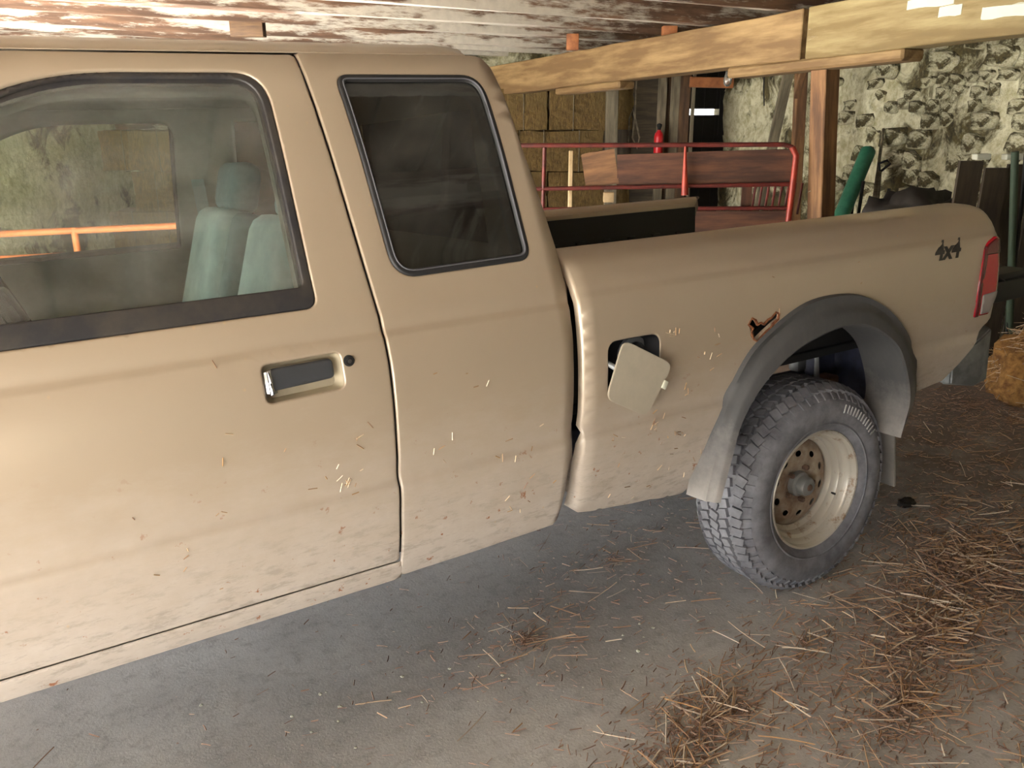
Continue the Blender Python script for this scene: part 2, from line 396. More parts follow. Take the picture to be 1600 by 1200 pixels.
def panel(name, outer, holes, sect, mat, parent, step=.045, lip=.006, flange=.022, rows=(), extra=None, mirror=False, off=0.0, dens=.02, flat=None):
    loops = [np.array(densify(L, dens)) for L in [outer]+list(holes)]
    verts = []; edges = []
    for L in loops:
        b = len(verts); verts += [tuple(q) for q in L]; edges += [(b+i, b+(i+1) % len(L)) for i in range(len(L))]
    add = []
    if lip > 0:
        for f in (.35, 1.0):
            for L in loops:
                T = np.roll(L, -1, 0)-np.roll(L, 1, 0); T /= np.maximum(np.hypot(*T.T)[:, None], 1e-9); N = np.stack([-T[:, 1], T[:, 0]], 1)
                for sgn in (1, -1):
                    Q = L+N*sgn*lip*f; sd = sdist(Q, loops); add += [tuple(q) for q in Q[(sd > lip*f*.85)]]
    lo = loops[0].min(0); hi = loops[0].max(0)
    xs = np.arange(lo[0]+step*.5, hi[0], step); ts = sorted(list(np.arange(lo[1]+step*.5, hi[1], step))+[r for r in rows if lo[1] < r < hi[1]])
    ts = [t for i, t in enumerate(ts) if t in rows or all(abs(t-r) > step*.3 for r in rows)]
    G = np.array([(x, t) for t in ts for x in xs])
    if len(G):
        sd = sdist(G, loops); add += [tuple(q) for q in G[sd > max(lip*1.6, dens*.5)]]
    verts += add
    V, E_, F, _, _, _ = delaunay_2d_cdt([Vector(v) for v in verts], edges, [], 0, 1e-6)
    V = np.array([(v.x, v.y) for v in V]); F = [tuple(f) for f in F if len(f) == 3]
    cen = np.array([V[list(f)].mean(0) for f in F]); ok = sdist(cen, loops) > 0
    F = [f for f, k in zip(F, ok) if k]
    Y0 = (lambda a: W_-a) if mirror else (lambda a: a)
    def surf(Q):
        d = sdist(Q, loops)
        dep = np.zeros(len(Q))-off
        if lip > 0:
            q = np.clip(lip-d, 0, None); dep += np.where(q > lip, lip+(q-lip)*3, lip-np.sqrt(np.clip(lip*lip-q*q, 0, None)))
        if extra is not None: dep += extra(Q[:, 0], Q[:, 1])
        if flat is None: y, z = sect.ev(Q[:, 1], dep); return np.stack([Q[:, 0], y, z], 1)
        return flat(Q, dep)
    e = .0012
    P = surf(V); Dx = surf(V+[e, 0])-surf(V-[e, 0]); Dt = surf(V+[0, e])-surf(V-[0, e])
    N = np.cross(Dx, Dt); N /= np.maximum(np.linalg.norm(N, axis=1)[:, None], 1e-12)
    nv = len(P); faces = []
    for f in F:
        a, b, c = V[list(f)]; cr = (b[0]-a[0])*(c[1]-a[1])-(b[1]-a[1])*(c[0]-a[0])
        faces.append(f if cr > 0 else f[::-1])
    allP = [P]; allN = [N]; base = nv
    if flange > 0:
        used = {}
        for f in faces:
            for i in range(3):
                a, b = f[i], f[(i+1) % 3]; used[(a, b)] = used.get((a, b), 0)+1
        bd = [(a, b) for (a, b) in used if (b, a) not in used]
        nn = []; pp = []
        for a, b in bd:
            inn = -(N[a]+N[b])/2*flange; t3 = P[b]-P[a]; o3 = np.cross(t3, (N[a]+N[b])/2); o3 /= max(np.linalg.norm(o3), 1e-9)
            pp += [P[a], P[b], P[b]+inn, P[a]+inn]; nn += [o3]*4
            faces.append((base+1, base, base+3, base+2)); base += 4
        if pp: allP.append(np.array(pp)); allN.append(np.array(nn))
    P = np.concatenate(allP); N = np.concatenate(allN)
    if mirror: P[:, 1] = W_-P[:, 1]; N[:, 1] *= -1; faces = [f[::-1] for f in faces]
    me = bpy.data.meshes.new(name); me.from_pydata(P.tolist(), [], faces); me.update()
    for p in me.polygons: p.use_smooth = True
    me.normals_split_custom_set_from_vertices(N.tolist())
    return mesh_obj(name, me, mat, parent)
def strip(name, A, B, mat, parent, closed=True, smooth=40, mirror=False):
    """ring of quads through a list of cross-section loops"""
    pass
def ring_frame(name, loopo, loopi, sect, mat, parent, off=.004, mirror=False, extra=None):
    return panel(name, loopo, [loopi], sect, mat, parent, step=.1, lip=.004, flange=.03, off=off, mirror=mirror, dens=.012, extra=extra)
def inset(L, d):
    A = np.array(L); out = []
    n = len(A); cen = A.mean(0)
    T = np.roll(A, -1, 0)-np.roll(A, 1, 0); T /= np.maximum(np.hypot(*T.T)[:, None], 1e-9); N = np.stack([-T[:, 1], T[:, 0]], 1)
    area = ((A[:, 0]*np.roll(A[:, 1], -1)-np.roll(A[:, 0], -1)*A[:, 1]).sum())
    if area < 0: N = -N
    dd = d if not callable(d) else np.array([d(*p) for p in A])[:, None]
    return [tuple(p) for p in A+N*dd]

# ================================================================== SETTING
def grid_wall(name, a, b, z0, z1, th, mat, nx, nz, amp, fs, seed, holes=None):
    """rough slab from a to b (barn x,y), plumb in the barn frame, relief towards the left-hand side of a->b"""
    a = Vector(a); b = Vector(b); t = (b-a).normalized(); n = Vector((-t.y, t.x)); L = (b-a).length
    bm = bmesh.new(); g = []
    for j in range(nz+1):
        row = []
        for i in range(nx+1):
            u = L*i/nx; z = z0+(z1-z0)*j/nz
            d = noise.fractal(Vector((u*fs+seed, z*fs, seed)), 1, 2, 5)*amp
            p = a+t*u+n*d; row.append(bm.verts.new((p.x, p.y, z)))
        g.append(row)
    for j in range(nz):
        for i in range(nx): bm.faces.new((g[j][i], g[j][i+1], g[j+1][i+1], g[j+1][i]))
    back = [bm.verts.new((*(p-n*th), z)) for p, z in ((a, z0), (b, z0), (b, z1), (a, z1))]
    bm.faces.new(back[::-1])
    for (q, w, ring) in ((back[0], back[1], [g[0][i] for i in range(nx+1)]), (back[1], back[2], [g[j][nx] for j in range(nz+1)]), (back[2], back[3], [g[nz][nx-i] for i in range(nx+1)]), (back[3], back[0], [g[nz-j][0] for j in range(nz+1)])):
        bm.faces.new([q]+ring+[w]) if q is not w else None
    o = from_bm(name, bm, mat, None, BM, 180); return o, a, t, n
random.seed(11)
STV = []
for k in range(9):
    bm = bmesh.new(); bmesh.ops.create_icosphere(bm, subdivisions=2, radius=.5)
    for v in bm.verts:
        p = v.co.normalized(); q = Vector([math.copysign(abs(c)**.5, c) for c in p])
        q *= .45+.16*noise.noise(p*2.1+Vector((k*3, k, 0))); v.co = q
    me = bpy.data.meshes.new('stone'); bm.to_mesh(me); bm.free(); me.materials.append(STONE)
    for p in me.polygons: p.use_smooth = True
    STV.append(me)
def lay_stones(wall, a, t, n, u0, u1, z0, z1, maxn, hmin=.10, hmax=.2, skip=None, proud=.03):
    z = z0; c = 0; z_ax = Vector((0, 0, 1)); n3 = Vector((n.x, n.y, 0)); t3 = Vector((t.x, t.y, 0))
    while z < z1 and c < maxn:
        h = random.uniform(hmin, hmax); u = u0+random.uniform(-.2, 0)
        while u < u1 and c < maxn:
            w = h*random.uniform(1.0, 2.3)
            if not (skip and skip(u, z)):
                o = bpy.data.objects.new('stone', random.choice(STV)); COL.objects.link(o); o.parent = wall
                o.matrix_parent_inverse = wall.matrix_world.inverted()
                p = a+t*(u+w/2); dz = random.uniform(-.02, .02)
                Rm = Matrix((t3, n3, z_ax)).transposed().to_4x4() @ Matrix.Rotation(random.uniform(-.18, .18), 4, 'Y')
                o.matrix_world = BM @ Matrix.Translation((p.x, p.y, z+h/2+dz)) @ Rm @ Matrix.Diagonal((w*1.02, random.uniform(.07, .13), h*1.05, 1)); c += 1
                o.location += (BM.to_3x3() @ n3)*random.uniform(-.01, proud)
            u += w*random.uniform(.96, 1.06)
        z += h*.97
    return c

RZ = Matrix.Translation((CAM.x, CAM.y, 0)) @ Matrix.Rotation(R(-30.7), 4, 'Z')
bm = bmesh.new(); add_box(bm, (.6, 3.6, -.05), (11.4, 20, .1)); bm.transform(RZ); fl = struct(from_bm('floor', bm, FLOOR), 'dusty grey concrete barn floor with straw litter')
bm = bmesh.new(); add_box(bm, (0, 0, -.13), (160, 160, .06)); yd = from_bm('ground', bm, OUTG); struct(yd, 'pale gravel yard outside the open barn side')
# stone wall on the right, running away from us
wr, a_, t_, n_ = grid_wall('wall_right', (5.05, -1.0), (2.50, 10.72), -2.3, 1.0, .5, MORTAR, 130, 40, .07, 1.7, 3.1)
struct(wr, 'limewashed rubble stone wall behind the posts'); wr['kind'] = 'structure'
random.seed(5)
lay_stones(wr, a_, t_, n_, 4.6, 10.2, -.75, .55, 285, .085, .17, skip=lambda u, z: random.random() < .30+.5*max(0, (u-7.6)/2.0), proud=.02)
# back wall: limewashed stone on the left half, boards and door opening to the right
wb, a2, t2, n2 = grid_wall('wall_back', (1.0, 11.2), (-9.0, 11.2), -2.6, 1.0, .5, WHITEW, 110, 36, .07, 1.3, 8.8)
struct(wb, 'limewashed stone wall at the far left end of the barn')
lay_stones(wb, a2, t2, n2, 3.0, 9.5, -1.5, .75, 200, .14, .28, skip=lambda u, z: random.random() < .35, proud=.02)
wf = box('wall_light_blocker', (1.45, -2.95, 1.25), (8.7, .3, 2.7), DARKBD); struct(wf, 'unseen dark board wall added behind the camera to block light')  # unseen wall, added so light falls off towards the truck's tail
wl = box('wall_sun_blocker', (-5.05, 8.7, -.5), (.2, 5.8, 3.4), WHITEW, M=BM); struct(wl, 'limewashed wall added at the far left to cut off sunlight')  # added to keep the sun off the back-left of the barn
bkb = box('wall_far', (1.45, 11.45, -.6), (1.2, .1, 3.6), DARKBD, M=BM); bkb.name = 'wall_back'; struct(bkb, 'dark boards closing the far passage')

# ceiling: boards, with every joist a piece of its own
ce = box('ceiling', (.3, 2.8, .95), (10.8, 17.6, .08), CBOARD, M=BM); struct(ce, 'board ceiling over whitewashed joists')
jd = Vector((.848, .53, 0)).normalized()
JI = [-2.9, -1.9, -.9, .1, 1.1, 2.1, 3.05, 4.0, 5.0, 6.0, 7.05, 8.1, 9.15, 10.2, 11.3, 12.4]
for k, D in enumerate(JI):
    p0 = Vector((0, D, .715+.012*((k*7) % 3-1)))
    # clip the joist to the barn footprint x in [-5.0, 5.4], y in [-5.9, 11.5]
    s0 = max((-5.0)/jd.x, (-5.9-D)/jd.y); s1 = min(5.4/jd.x, (11.4-D)/jd.y)
    if s1-s0 < .5: continue
    j = beam('joist', p0+jd*s0, p0+jd*s1, .10+.02*(k % 2), .19, JOIST, nseg=10, jit=.10, bev=0)
    j.parent = ce; j.matrix_parent_inverse = ce.matrix_world.inverted()
# boards of the ceiling, laid across the joists
bdir = Vector((-jd.y, jd.x, 0)); random.seed(3)
for i in range(34):
    c = jd*(-5.2+i*.285)
    s0 = max((-5.9-c.y)/bdir.y, -99); s1 = (11.5-c.y)/bdir.y
    xs0 = (5.6-c.x)/bdir.x; xs1 = (-5.0-c.x)/bdir.x
    s0 = max(s0, xs0); s1 = min(s1, xs1)
    if s1-s0 < .4: continue
    b = beam('ceiling_board', c+bdir*s0+Vector((0, 0, .885+random.uniform(-.012, .004))), c+bdir*s1+Vector((0, 0, .885)), .265, .028, CBOARD, nseg=1, bev=0)
    b.parent = ce; b.matrix_parent_inverse = ce.matrix_world.inverted()

# ================================================================== TIMBERS
def bpt(t, dz=0): return Vector((2.69-2.76*t, 4.85+5.15*t, .37-.217*t+dz))
def oriented(o): return o
farb = beam('support_beam', bpt(.238, .157), bpt(1.12, .157), .22, .314, BEAM, nseg=14, jit=.04)
tag(farb, 'long pale hewn timber beam running back from the post to the far end', 'beam')
nearb = beam('support_beam', bpt(-.62, .157), bpt(.230, .157), .22, .318, BEAMN, nseg=10, jit=.03)
tag(nearb, 'near pale timber beam with white paint patches, top right of the post', 'beam')
for (px, py, hl) in ((.075, .225, .15), (.052, .165, .07), (-.003, .12, .13), (-.10, .2, .2)):
    p = bpt(px); s = Vector((-.88, -.47, 0))
    q = beam('whitewash_patch', p+s*.1125+Vector((0, 0, py))-Vector((-.47, .88, 0))*hl, p+s*.1125+Vector((0, 0, py))+Vector((-.47, .88, 0))*hl, .006, .055, WHITEP, bev=0, nseg=4, jit=.3)
    q.parent = nearb; q.matrix_parent_inverse = nearb.matrix_world.inverted()
bol = beam('bolster_block', bpt(.10, -.035), bpt(.36, -.035), .20, .075, BEAM, bev=.015)
tag(bol, 'short timber bolster under the beam joint on top of the near post', 'timber block')
bol2 = beam('bolster_block', bpt(.60, -.03), bpt(.79, -.03), .18, .07, BEAM, bev=.015)
tag(bol2, 'short timber bolster under the beam on top of the thin far post', 'timber block')
post = beam('support_post', (2.315, 6.07, -1.80), (2.12, 6.02, .268), .135, .135, POST, upv=(-.47, .88, 0), nseg=6, jit=.03)
tag(post, 'stout orange-brown square timber post under the joint of the two beams', 'post')
stud = beam('wall_stud', (2.60, 7.6, -1.9), (2.46, 7.6, .60), .09, .09, POST, upv=(0, 1, 0), nseg=4, jit=.04)
tag(stud, 'slim brown timber stud just left of and behind the stout post', 'post')
br = beam('corner_brace', (2.40, 7.42, .11), (2.14, 6.45, .40), .05, .06, POST)
tag(br, 'short diagonal brace between the slim stud and the beam', 'brace')
lb = beam('leaning_board', (2.555, 8.75, -.95), (2.55, 8.1, .52), .10, .03, GREYW, upv=(0, 1, 0), nseg=3, jit=.03)
tag(lb, 'long weathered grey board leaning on the limewashed wall behind the red gate', 'board')
wire = tube('hanging_wire', [(2.36, 8.3, .55), (2.37, 8.32, .2), (2.40, 8.35, .03)], .006, DARKM, M=BM, n=6); tag(wire, 'thin wire hanging from the beam in front of the limewashed wall', 'wire')
fp = beam('support_post', (1.115, 9.5, -2.1), (1.08, 9.5, .235), .13, .12, GREYW, upv=(0, 1, 0), nseg=4, jit=.04)
tag(fp, 'pale thin post at the right edge of the hay bales', 'post')
pf = beam('door_frame_board', (1.285, 9.85, -2.1), (1.27, 9.85, .62), .17, .04, DARKBD, upv=(0, 1, 0)); tag(pf, 'wide dark frame board between the pale far post and the dark doorway', 'board')
for k, (x, lab) in enumerate(((1.69, 'left one of the two pale upright boards beyond the red cylinder'), (1.835, 'right one of the two pale upright boards beyond the red cylinder'))):
    b = beam('upright_board', (x, 9.85, -2.1), (x-.01, 9.85, .62), .10, .035, GREYW, upv=(0, 1, 0)); tag(b, lab, 'board', 'pale upright boards by the passage')
pg = beam('dark_board', (1.765, 9.9, -2.1), (1.765, 9.9, .62), .06, .03, POSTD, upv=(0, 1, 0)); tag(pg, 'narrow brown board between the two pale upright boards', 'board')
pd = beam('dark_board', (1.945, 9.85, -2.1), (1.93, 9.85, .62), .12, .05, POSTD, upv=(0, 1, 0)); tag(pd, 'dark brown board at the left jamb of the slotted doorway', 'board')
pj = beam('door_jamb', (2.04, 9.82, -2.1), (2.02, 9.82, .62), .035, .06, GREYW, upv=(0, 1, 0)); tag(pj, 'thin pale jamb strip at the left of the slotted doorway', 'jamb')
li = beam('lintel', (1.97, 9.8, .285), (2.45, 9.8, .275), .08, .11, ORANGEW); tag(li, 'short orange-brown lintel over the slotted doorway', 'lintel')
# dark barn door behind the doorway, with a bright daylight slot between its two leaves of boards
dz = [(-2.2, -.068), (.002, .62)]
dd = empty('door_1', M=BM @ Matrix.Translation((2.35, 10.55, -.6))); struct(dd, 'dark board door with a bright slot')
for (z0, z1) in dz:
    for i in range(6):
        x = 2.09+i*.145
        b = beam('door_board', (x, 10.55, z0), (x, 10.55, z1), .143, .03, BLACKM, upv=(0, 1, 0), bev=0); b.parent = dd; b.matrix_parent_inverse = dd.matrix_world.inverted()
# boards shut the slot beyond the first 0.35 m
b = beam('door_board', (2.72, 10.52, -.3), (2.72, 10.52, .2), .46, .02, BLACKM, upv=(0, 1, 0), bev=0); b.parent = dd; b.matrix_parent_inverse = dd.matrix_world.inverted()
for k, (x, y, w) in enumerate(((.556, 8.15, .11), (1.31, 7.4, .12), (-2.08, 7.0, .26))):
    q = box('packing_block', (x, y+.1, .585 if k < 2 else .60), (w, .1, .14 if k < 2 else .12), ORANGEW if k < 2 else POSTD, M=BM, bev=.006)
    tag(q, ['left orange wood packing block above the long beam', 'right orange wood packing block above the long beam', 'brown wood block under the joists over the cab roof'][k], 'timber block')

# ================================================================== HAY
random.seed(21)
bs = []
for k in range(3):
    bm = bmesh.new(); bmesh.ops.create_cube(bm, size=1); bmesh.ops.subdivide_edges(bm, edges=bm.edges[:], cuts=7, use_grid_fill=True)
    for v in bm.verts:
        q = Vector((v.co.x*.93, v.co.y*.5, v.co.z*.435)); r = .012+.03*abs(noise.noise(q*9+Vector((k*5, 0, 0))))
        for ax, h in ((0, .465), (1, .25), (2, .2175)):
            pass
        nrm = v.co.normalized(); v.co = q+nrm*noise.noise(q*14+Vector((k, 0, 0)))*.028
    me = bpy.data.meshes.new('hay_bale'); bm.to_mesh(me); bm.free(); me.materials.append(HAY); bs.append(me)
    # baling twine
tw = []
bm = bmesh.new()
for x in (-.2, .2): tube_bm(bm, [(x, -.262, -.225), (x, -.262, .225), (x, .262, .225), (x, .262, -.225), (x, -.262, -.225)], .005, 5)
twm = bpy.data.meshes.new('twine'); bmesh.ops.recalc_face_normals(bm, faces=bm.faces); bm.to_mesh(bm and twm); bm.free(); twm.materials.append(GREYW)
rows = [(-.003, 5), (-.453, 6), (-.905, 6), (-1.357, 6), (-1.81, 6)]
RN = ['top', 'second', 'third', 'fourth', 'bottom']; CN = ['far right', 'second from the right', 'third from the right', 'fourth from the right', 'fifth from the right', 'far left']
for r, (z, n) in enumerate(rows):
    for c in range(n):
        o = bpy.data.objects.new('hay_bale', bs[(r*2+c) % 3]); COL.objects.link(o)
        x = (.885 if r % 2 == 0 else .56)-c*.955
        o.matrix_world = BM @ Matrix.Translation((x, 10.05+random.uniform(-.02, .02), z)) @ Matrix.Rotation(random.uniform(-.015, .015), 4, 'Z')
        tag(o, 'golden hay bale, %s in the %s row of the stack' % (CN[c], RN[r]), 'hay bale', 'stacked hay bales')
        w = bpy.data.objects.new('twine', twm); COL.objects.link(w); w.parent = o; w.matrix_world = o.matrix_world.copy()

# ================================================================== RED GATE
g = empty('cattle_gate', M=BM @ Matrix.Translation((1.0, 6.1, -1.75)))
def gx(x): return 6.25-.105*x
def gpart(o): o.parent = g; o.matrix_parent_inverse = g.matrix_world.inverted(); return o
def P3(x, z, dy=0): return (x, gx(x)+dy, z)
gpart(tube('top_rail', [P3(-1.6, -.262), P3(1.90, -.235), P3(1.955, -.25), P3(1.985, -.30), P3(1.99, -.42)], .017, REDGATE, n=10, M=BM))
gpart(tube('end_upright', [P3(1.955, -.25, -.01), P3(1.99, -.31, -.01), P3(1.985, -.6, -.01), P3(1.96, -1.72, -.01)], .022, REDBRIGHT, n=10, M=BM)); g.children[-1]['label'] = 'bright orange-red end tube'
for z0, z1 in ((-.575, -.505), (-.70, -.672), (-1.2, -1.2), (-1.6, -1.6)):
    gpart(tube('rail', [P3(-1.6, z0-.03), P3(1.97, z1)], .015, REDGATE, n=8, M=BM))
for x in (-1.6, -.7, .235):
    gpart(tube('upright', [P3(x, -.262), P3(x-.01, -.9), P3(x, -1.72)], .015, REDGATE, n=8, M=BM))
gpart(tube('upright', [P3(1.222, -.25, -.03), P3(1.230, -.42, -.03), P3(1.24, -.585, -.03)], [.008, .017, .028], REDBRIGHT, n=8, M=BM)); g.children[-1]['label'] = 'flared orange-red strap'
for x0, x1, m in ((-1.55, -.02, REDBD), (.52, .755, POST), (.76, 1.98, REDBD)):
    gpart(beam('board', P3(x0, -.43, .03), P3(x1, -.388, .03), .025, .245, m, bev=0, nseg=4, jit=.03))
gpart(beam('lower_board', P3(1.26, -.80, .03), P3(1.97, -.79, .03), .025, .19, REDBD, bev=0)); g.children[-1]['label'] = 'dark red lower board'
for i in range(8):
    x = 1.735+i*.046
    gpart(tube('slat', [P3(x+.015, -.50, .05), P3(x, -.72, .05)], .009, REDGATE, n=6, M=BM))
gpart(beam('slat', P3(1.69, -.5, .05), P3(1.69, -.72, .05), .07, .02, REDBD, upv=(0, 1, 0), bev=0))
tag(g, 'red tubular cattle gate with red-brown boards standing behind the pickup bed', 'gate')
st = beam('pale_stake', (.455, 6.6, -1.9), (.452, 6.6, -.30), .034, .034, PALEW, upv=(0, 1, 0)); tag(st, 'thin pale wooden stake upright behind the red gate', 'stake')
yb = box('wood_block', (.745, 6.55, -.645), (.078, .06, .075), PALEW, M=BM, bev=.005); yb2 = beam('stub', (.745, 6.56, -1.9), (.745, 6.56, -.66), .05, .03, GREYW, upv=(0, 1, 0), bev=0); yb2.parent = yb; yb2.matrix_parent_inverse = yb.matrix_world.inverted()
tag(yb, 'small yellowish wood block on a stub under the red gate boards', 'timber block')
# orange gate further left, seen through the cab windows
og = empty('orange_gate', M=BM @ Matrix.Translation((-2.95, 7.6, -1.9)))
def og_(o): o.parent = og; o.matrix_parent_inverse = og.matrix_world.inverted()
for z in (-.93, -1.15, -1.4, -1.7): og_(tube('rail', [(-4.7, 7.35, z-.12), (-2.98, 7.6, z-.07)], .030, ORGATE, M=BM, n=8))
for x in (-4.7, -3.9, -2.98): og_(tube('upright', [(x, 7.6+(x+2.98)*.145, -2.1), (x, 7.6+(x+2.98)*.145, -.45 if x > -3 else -1.0)], .030, ORGATE, M=BM, n=8))
tag(og, 'orange painted tubular gate seen through the cab windows', 'gate')

for k, (z, w) in enumerate(((-.20, .16), (-.47, .10))):
    q = beam('wall_plank', (-7.0, 10.88, z-.05), (-2.4, 10.88, z), .05, w, JOIST, bev=0, nseg=6, jit=.05)
    tag(q, ['upper whitewashed plank along the back wall, seen through the cab', 'lower narrow whitewashed plank along the back wall, seen through the cab'][k], 'plank')
# rope, cylinder, bulb
rp = tube('hanging_rope', [(1.30, 9.7, -.40), (1.30, 9.68, -.1), (1.33, 9.66, .0), (1.37, 9.66, -.12), (1.42, 9.66, -.3), (1.40, 9.66, -.42), (1.34, 9.66, -.30), (1.36, 9.66, -.1), (1.36, 9.66, .3)], .010, GREYW, M=BM, n=6)
tag(rp, 'looped rope hanging in the dark doorway', 'rope')
fx = lathe('fire_extinguisher', [(0, 0), (.045, .0), (.052, .01), (.052, .26), (.045, .30), (.02, .33), (.02, .34), (0, .34)], REDEX, n=20)
fx.data.transform(Matrix.Rotation(R(90), 4, 'X')); fx.matrix_world = BM @ Matrix.Translation((1.645, 9.72, -.56))
v = lathe('valve', [(0, .34), (.018, .34), (.022, .36), (.03, .38), (.03, .40), (0, .41)], BLACKM, fx, 14); v.data.transform(Matrix.Rotation(R(90), 4, 'X'))
sb = box('wall_bracket', (0, .09, .18), (.03, .12, .03), DARKM, fx)
tag(fx, 'small red cylinder with black top in front of the pale upright boards', 'fire extinguisher')
bu = lathe('light_bulb', [(0, 0), (.02, .0), (.02, .03), (.028, .06), (.034, .085), (.03, .11), (.016, .128), (0, .132)], glass('bulb_glass', (.85, .9, .92), 2.5, .25), n=18)
bu.data.transform(Matrix.Rotation(R(-90), 4, 'X')); bu.matrix_world = BM @ Matrix.Translation((1.705, 7.0, .30))
so = lathe('socket', [(0, -.05), (.02, -.05), (.022, .015), (0, .02)], BLACKM, bu, 12); so.data.transform(Matrix.Rotation(R(-90), 4, 'X'))
tag(bu, 'clear glass bulb hanging beneath the long beam', 'light bulb')

# right-hand clutter
gt = tube('plastic_roll', [(2.52, 6.75, -1.75), (2.70, 6.9, -.82), (2.99, 7.25, -.335)], .062, GREENT, M=BM, n=18)
bm = bmesh.new(); tube_bm(bm, [(2.97, 7.23, -.36), (2.992, 7.253, -.33)], .045, 14); ie = from_bm('roll_end', bm, DARKM, gt); ie.matrix_world = BM
tag(gt, 'green plastic roll leaning against the limewashed wall', 'roll')
sk = tube('wooden_stick', [(2.90, 6.8, -1.75), (2.97, 6.95, -.8), (3.15, 7.38, -.16)], [.018, .018, .012], GREYW, M=BM, n=8); tag(sk, 'thin brown stick leaning taller than the green roll', 'stick')
sh = tube('shovel', [(2.93, 6.85, -1.7), (3.00, 6.95, -.80), (3.07, 7.15, -.50)], .017, GREYW, M=BM, n=8)
q = tube('grip', [(3.07, 7.15, -.50), (3.055, 7.15, -.43), (3.12, 7.15, -.405), (3.15, 7.15, -.43), (3.07, 7.15, -.50)], .011, DARKM, M=BM, n=8); q.parent = sh; q.matrix_parent_inverse = sh.matrix_world.inverted()
tag(sh, 'long-handled shovel with D grip leaning beside the green roll', 'shovel')
for k, (x, z, lab) in enumerate(((2.86, -.56, 'dark rod leaning just right of the green roll'), (2.80, -.66, 'short dark rod leaning nearest the green roll'), (3.08, -.62, 'dark rod leaning right of the shovel'))):
    q = tube('iron_rod', [(x-.06, 6.85, -1.7), (x+.02, 7.0, z)], .014, DARKM, M=BM, n=7); tag(q, lab, 'rod')
bm = bmesh.new(); bmesh.ops.create_icosphere(bm, subdivisions=4, radius=1)
for v in bm.verts:
    p = v.co.copy(); n_0 = noise.fractal(p*2.3, 1, 2, 4); v.co = Vector((p.x*.34*(1+.3*n_0), p.y*.3, p.z*.22*(1+.5*n_0)))
hp = from_bm('tarp_heap', bm, TARPM, None, BM @ Matrix.Translation((2.72, 5.65, -.74)), 180); tag(hp, 'dark crumpled tarp heap behind the rear end of the bed', 'tarp')
bx = box('feed_bin', (2.72, 5.65, -1.35), (.7, .6, .95), DARKBD, M=BM, bev=.01); tag(bx, 'dark board bin under the crumpled tarp', 'bin')
pt = empty('board_partition', M=BM @ Matrix.Translation((3.4, 5.3, -1.7)))
for i in range(11):
    x = 2.80+i*.15
    b = beam('plank', (x, 5.25-.02*(i % 2), -1.75), (x+.004, 5.25-.02*(i % 2), -.30-.02*((i*5) % 3)), .142, .025, DARKBD, upv=(0, 1, 0), bev=0); b.parent = pt; b.matrix_parent_inverse = pt.matrix_world.inverted()
tag(pt, 'low partition of dark upright planks against the stone wall, far right', 'partition')
for k, (x0, x1) in enumerate(((2.80, 2.89), (2.98, 3.12))):
    b = beam('ledge_piece', (x0, 5.22, -.275), (x1, 5.22, -.272), .06, .035, WHITEP); tag(b, ['left small white ledge piece on top of the dark partition', 'right small white ledge piece on top of the dark partition'][k], 'ledge')
gp = tube('green_pole', [(3.22, 5.12, -1.75), (3.06, 5.12, -.72), (2.985, 5.12, -.24)], .022, simple('dull_green_paint', (62, 78, 60), .7), M=BM, n=8); tag(gp, 'dull green pole upright behind the tail light', 'pole')
lp = tube('iron_bar', [(3.16, 5.10, -1.70), (3.10, 5.14, -.60), (3.085, 5.18, -.25)], .011, BLACKM, M=BM, n=6); tag(lp, 'thin black bar leaning across the dark partition', 'bar')

# ================================================================== STRAW AND LITTER
random.seed(4)
def straw_mesh(name, blobs, mat, lmin, lmax, w, zmax=.02, par=None, kinds=None):
    V = []; F = []
    for (cx, cy, rx, ry, rot, n) in blobs:
        for _ in range(n):
            a = random.random()*2*math.pi; r = abs(random.gauss(0, .8))
            x = math.cos(a)*r*rx; y = math.sin(a)*r*ry; c, s = math.cos(rot), math.sin(rot); X = cx+x*c-y*s; Y = cy+x*s+y*c
            L = random.uniform(lmin, lmax)*random.choice((.35, .6, 1, 1)); th = random.gauss(rot-.2, .9); z = random.random()**2*zmax+.003; ww = w*random.uniform(.5, 1.5)
            bend = random.uniform(-.10, .10); tz = random.uniform(-.08, .14)
            pts = []; d = th
            px, py, pz = X, Y, z
            for k in range(4):
                pts.append((px, py, max(.002, pz))); px += math.cos(d)*L/3; py += math.sin(d)*L/3; pz += tz*L/3; d += bend
            b = len(V)
            for k, (x1, y1, z1) in enumerate(pts):
                nx, ny = -math.sin(th)*ww, math.cos(th)*ww
                V += [(x1+nx, y1+ny, z1), (x1-nx, y1-ny, z1), (x1, y1, z1+ww*1.3)]
            for k in range(3):
                q = b+k*3
                for i in range(3): F.append((q+i, q+(i+1) % 3, q+3+(i+1) % 3, q+3+i))
    me = bpy.data.meshes.new(name); me.from_pydata(V, [], F); o = mesh_obj(name, me, mat); o['kind'] = 'stuff'; return o
blobs = [(.62, -.16, .60, .34, .3, 620), (.12, -.36, .55, .2, .25, 360), (-.30, -.55, .45, .16, .3, 170), (.9, -.5, .6, .35, .3, 260), (-.80, -.30, .42, .17, .35, 190), (-1.03, -.42, .3, .13, .3, 80),
         (-1.02, .32, .26, .17, .4, 45), (1.6, -.05, .8, .5, .3, 240), (-.45, .60, .4, .25, .2, 26), (-1.3, .3, .8, .5, .3, 12), (2.3, .6, .9, .5, .2, 200), (.2, .7, 1.2, .6, 0, 36), (-.2, -.9, .6, .2, .3, 110), (-.3, -.2, .9, .3, .3, 60)]
s1 = straw_mesh('straw_litter', blobs, STRAW, .05, .16, .0015); tag(s1, 'loose pale straw scattered over the concrete floor, thickest right of the wheel', 'straw')
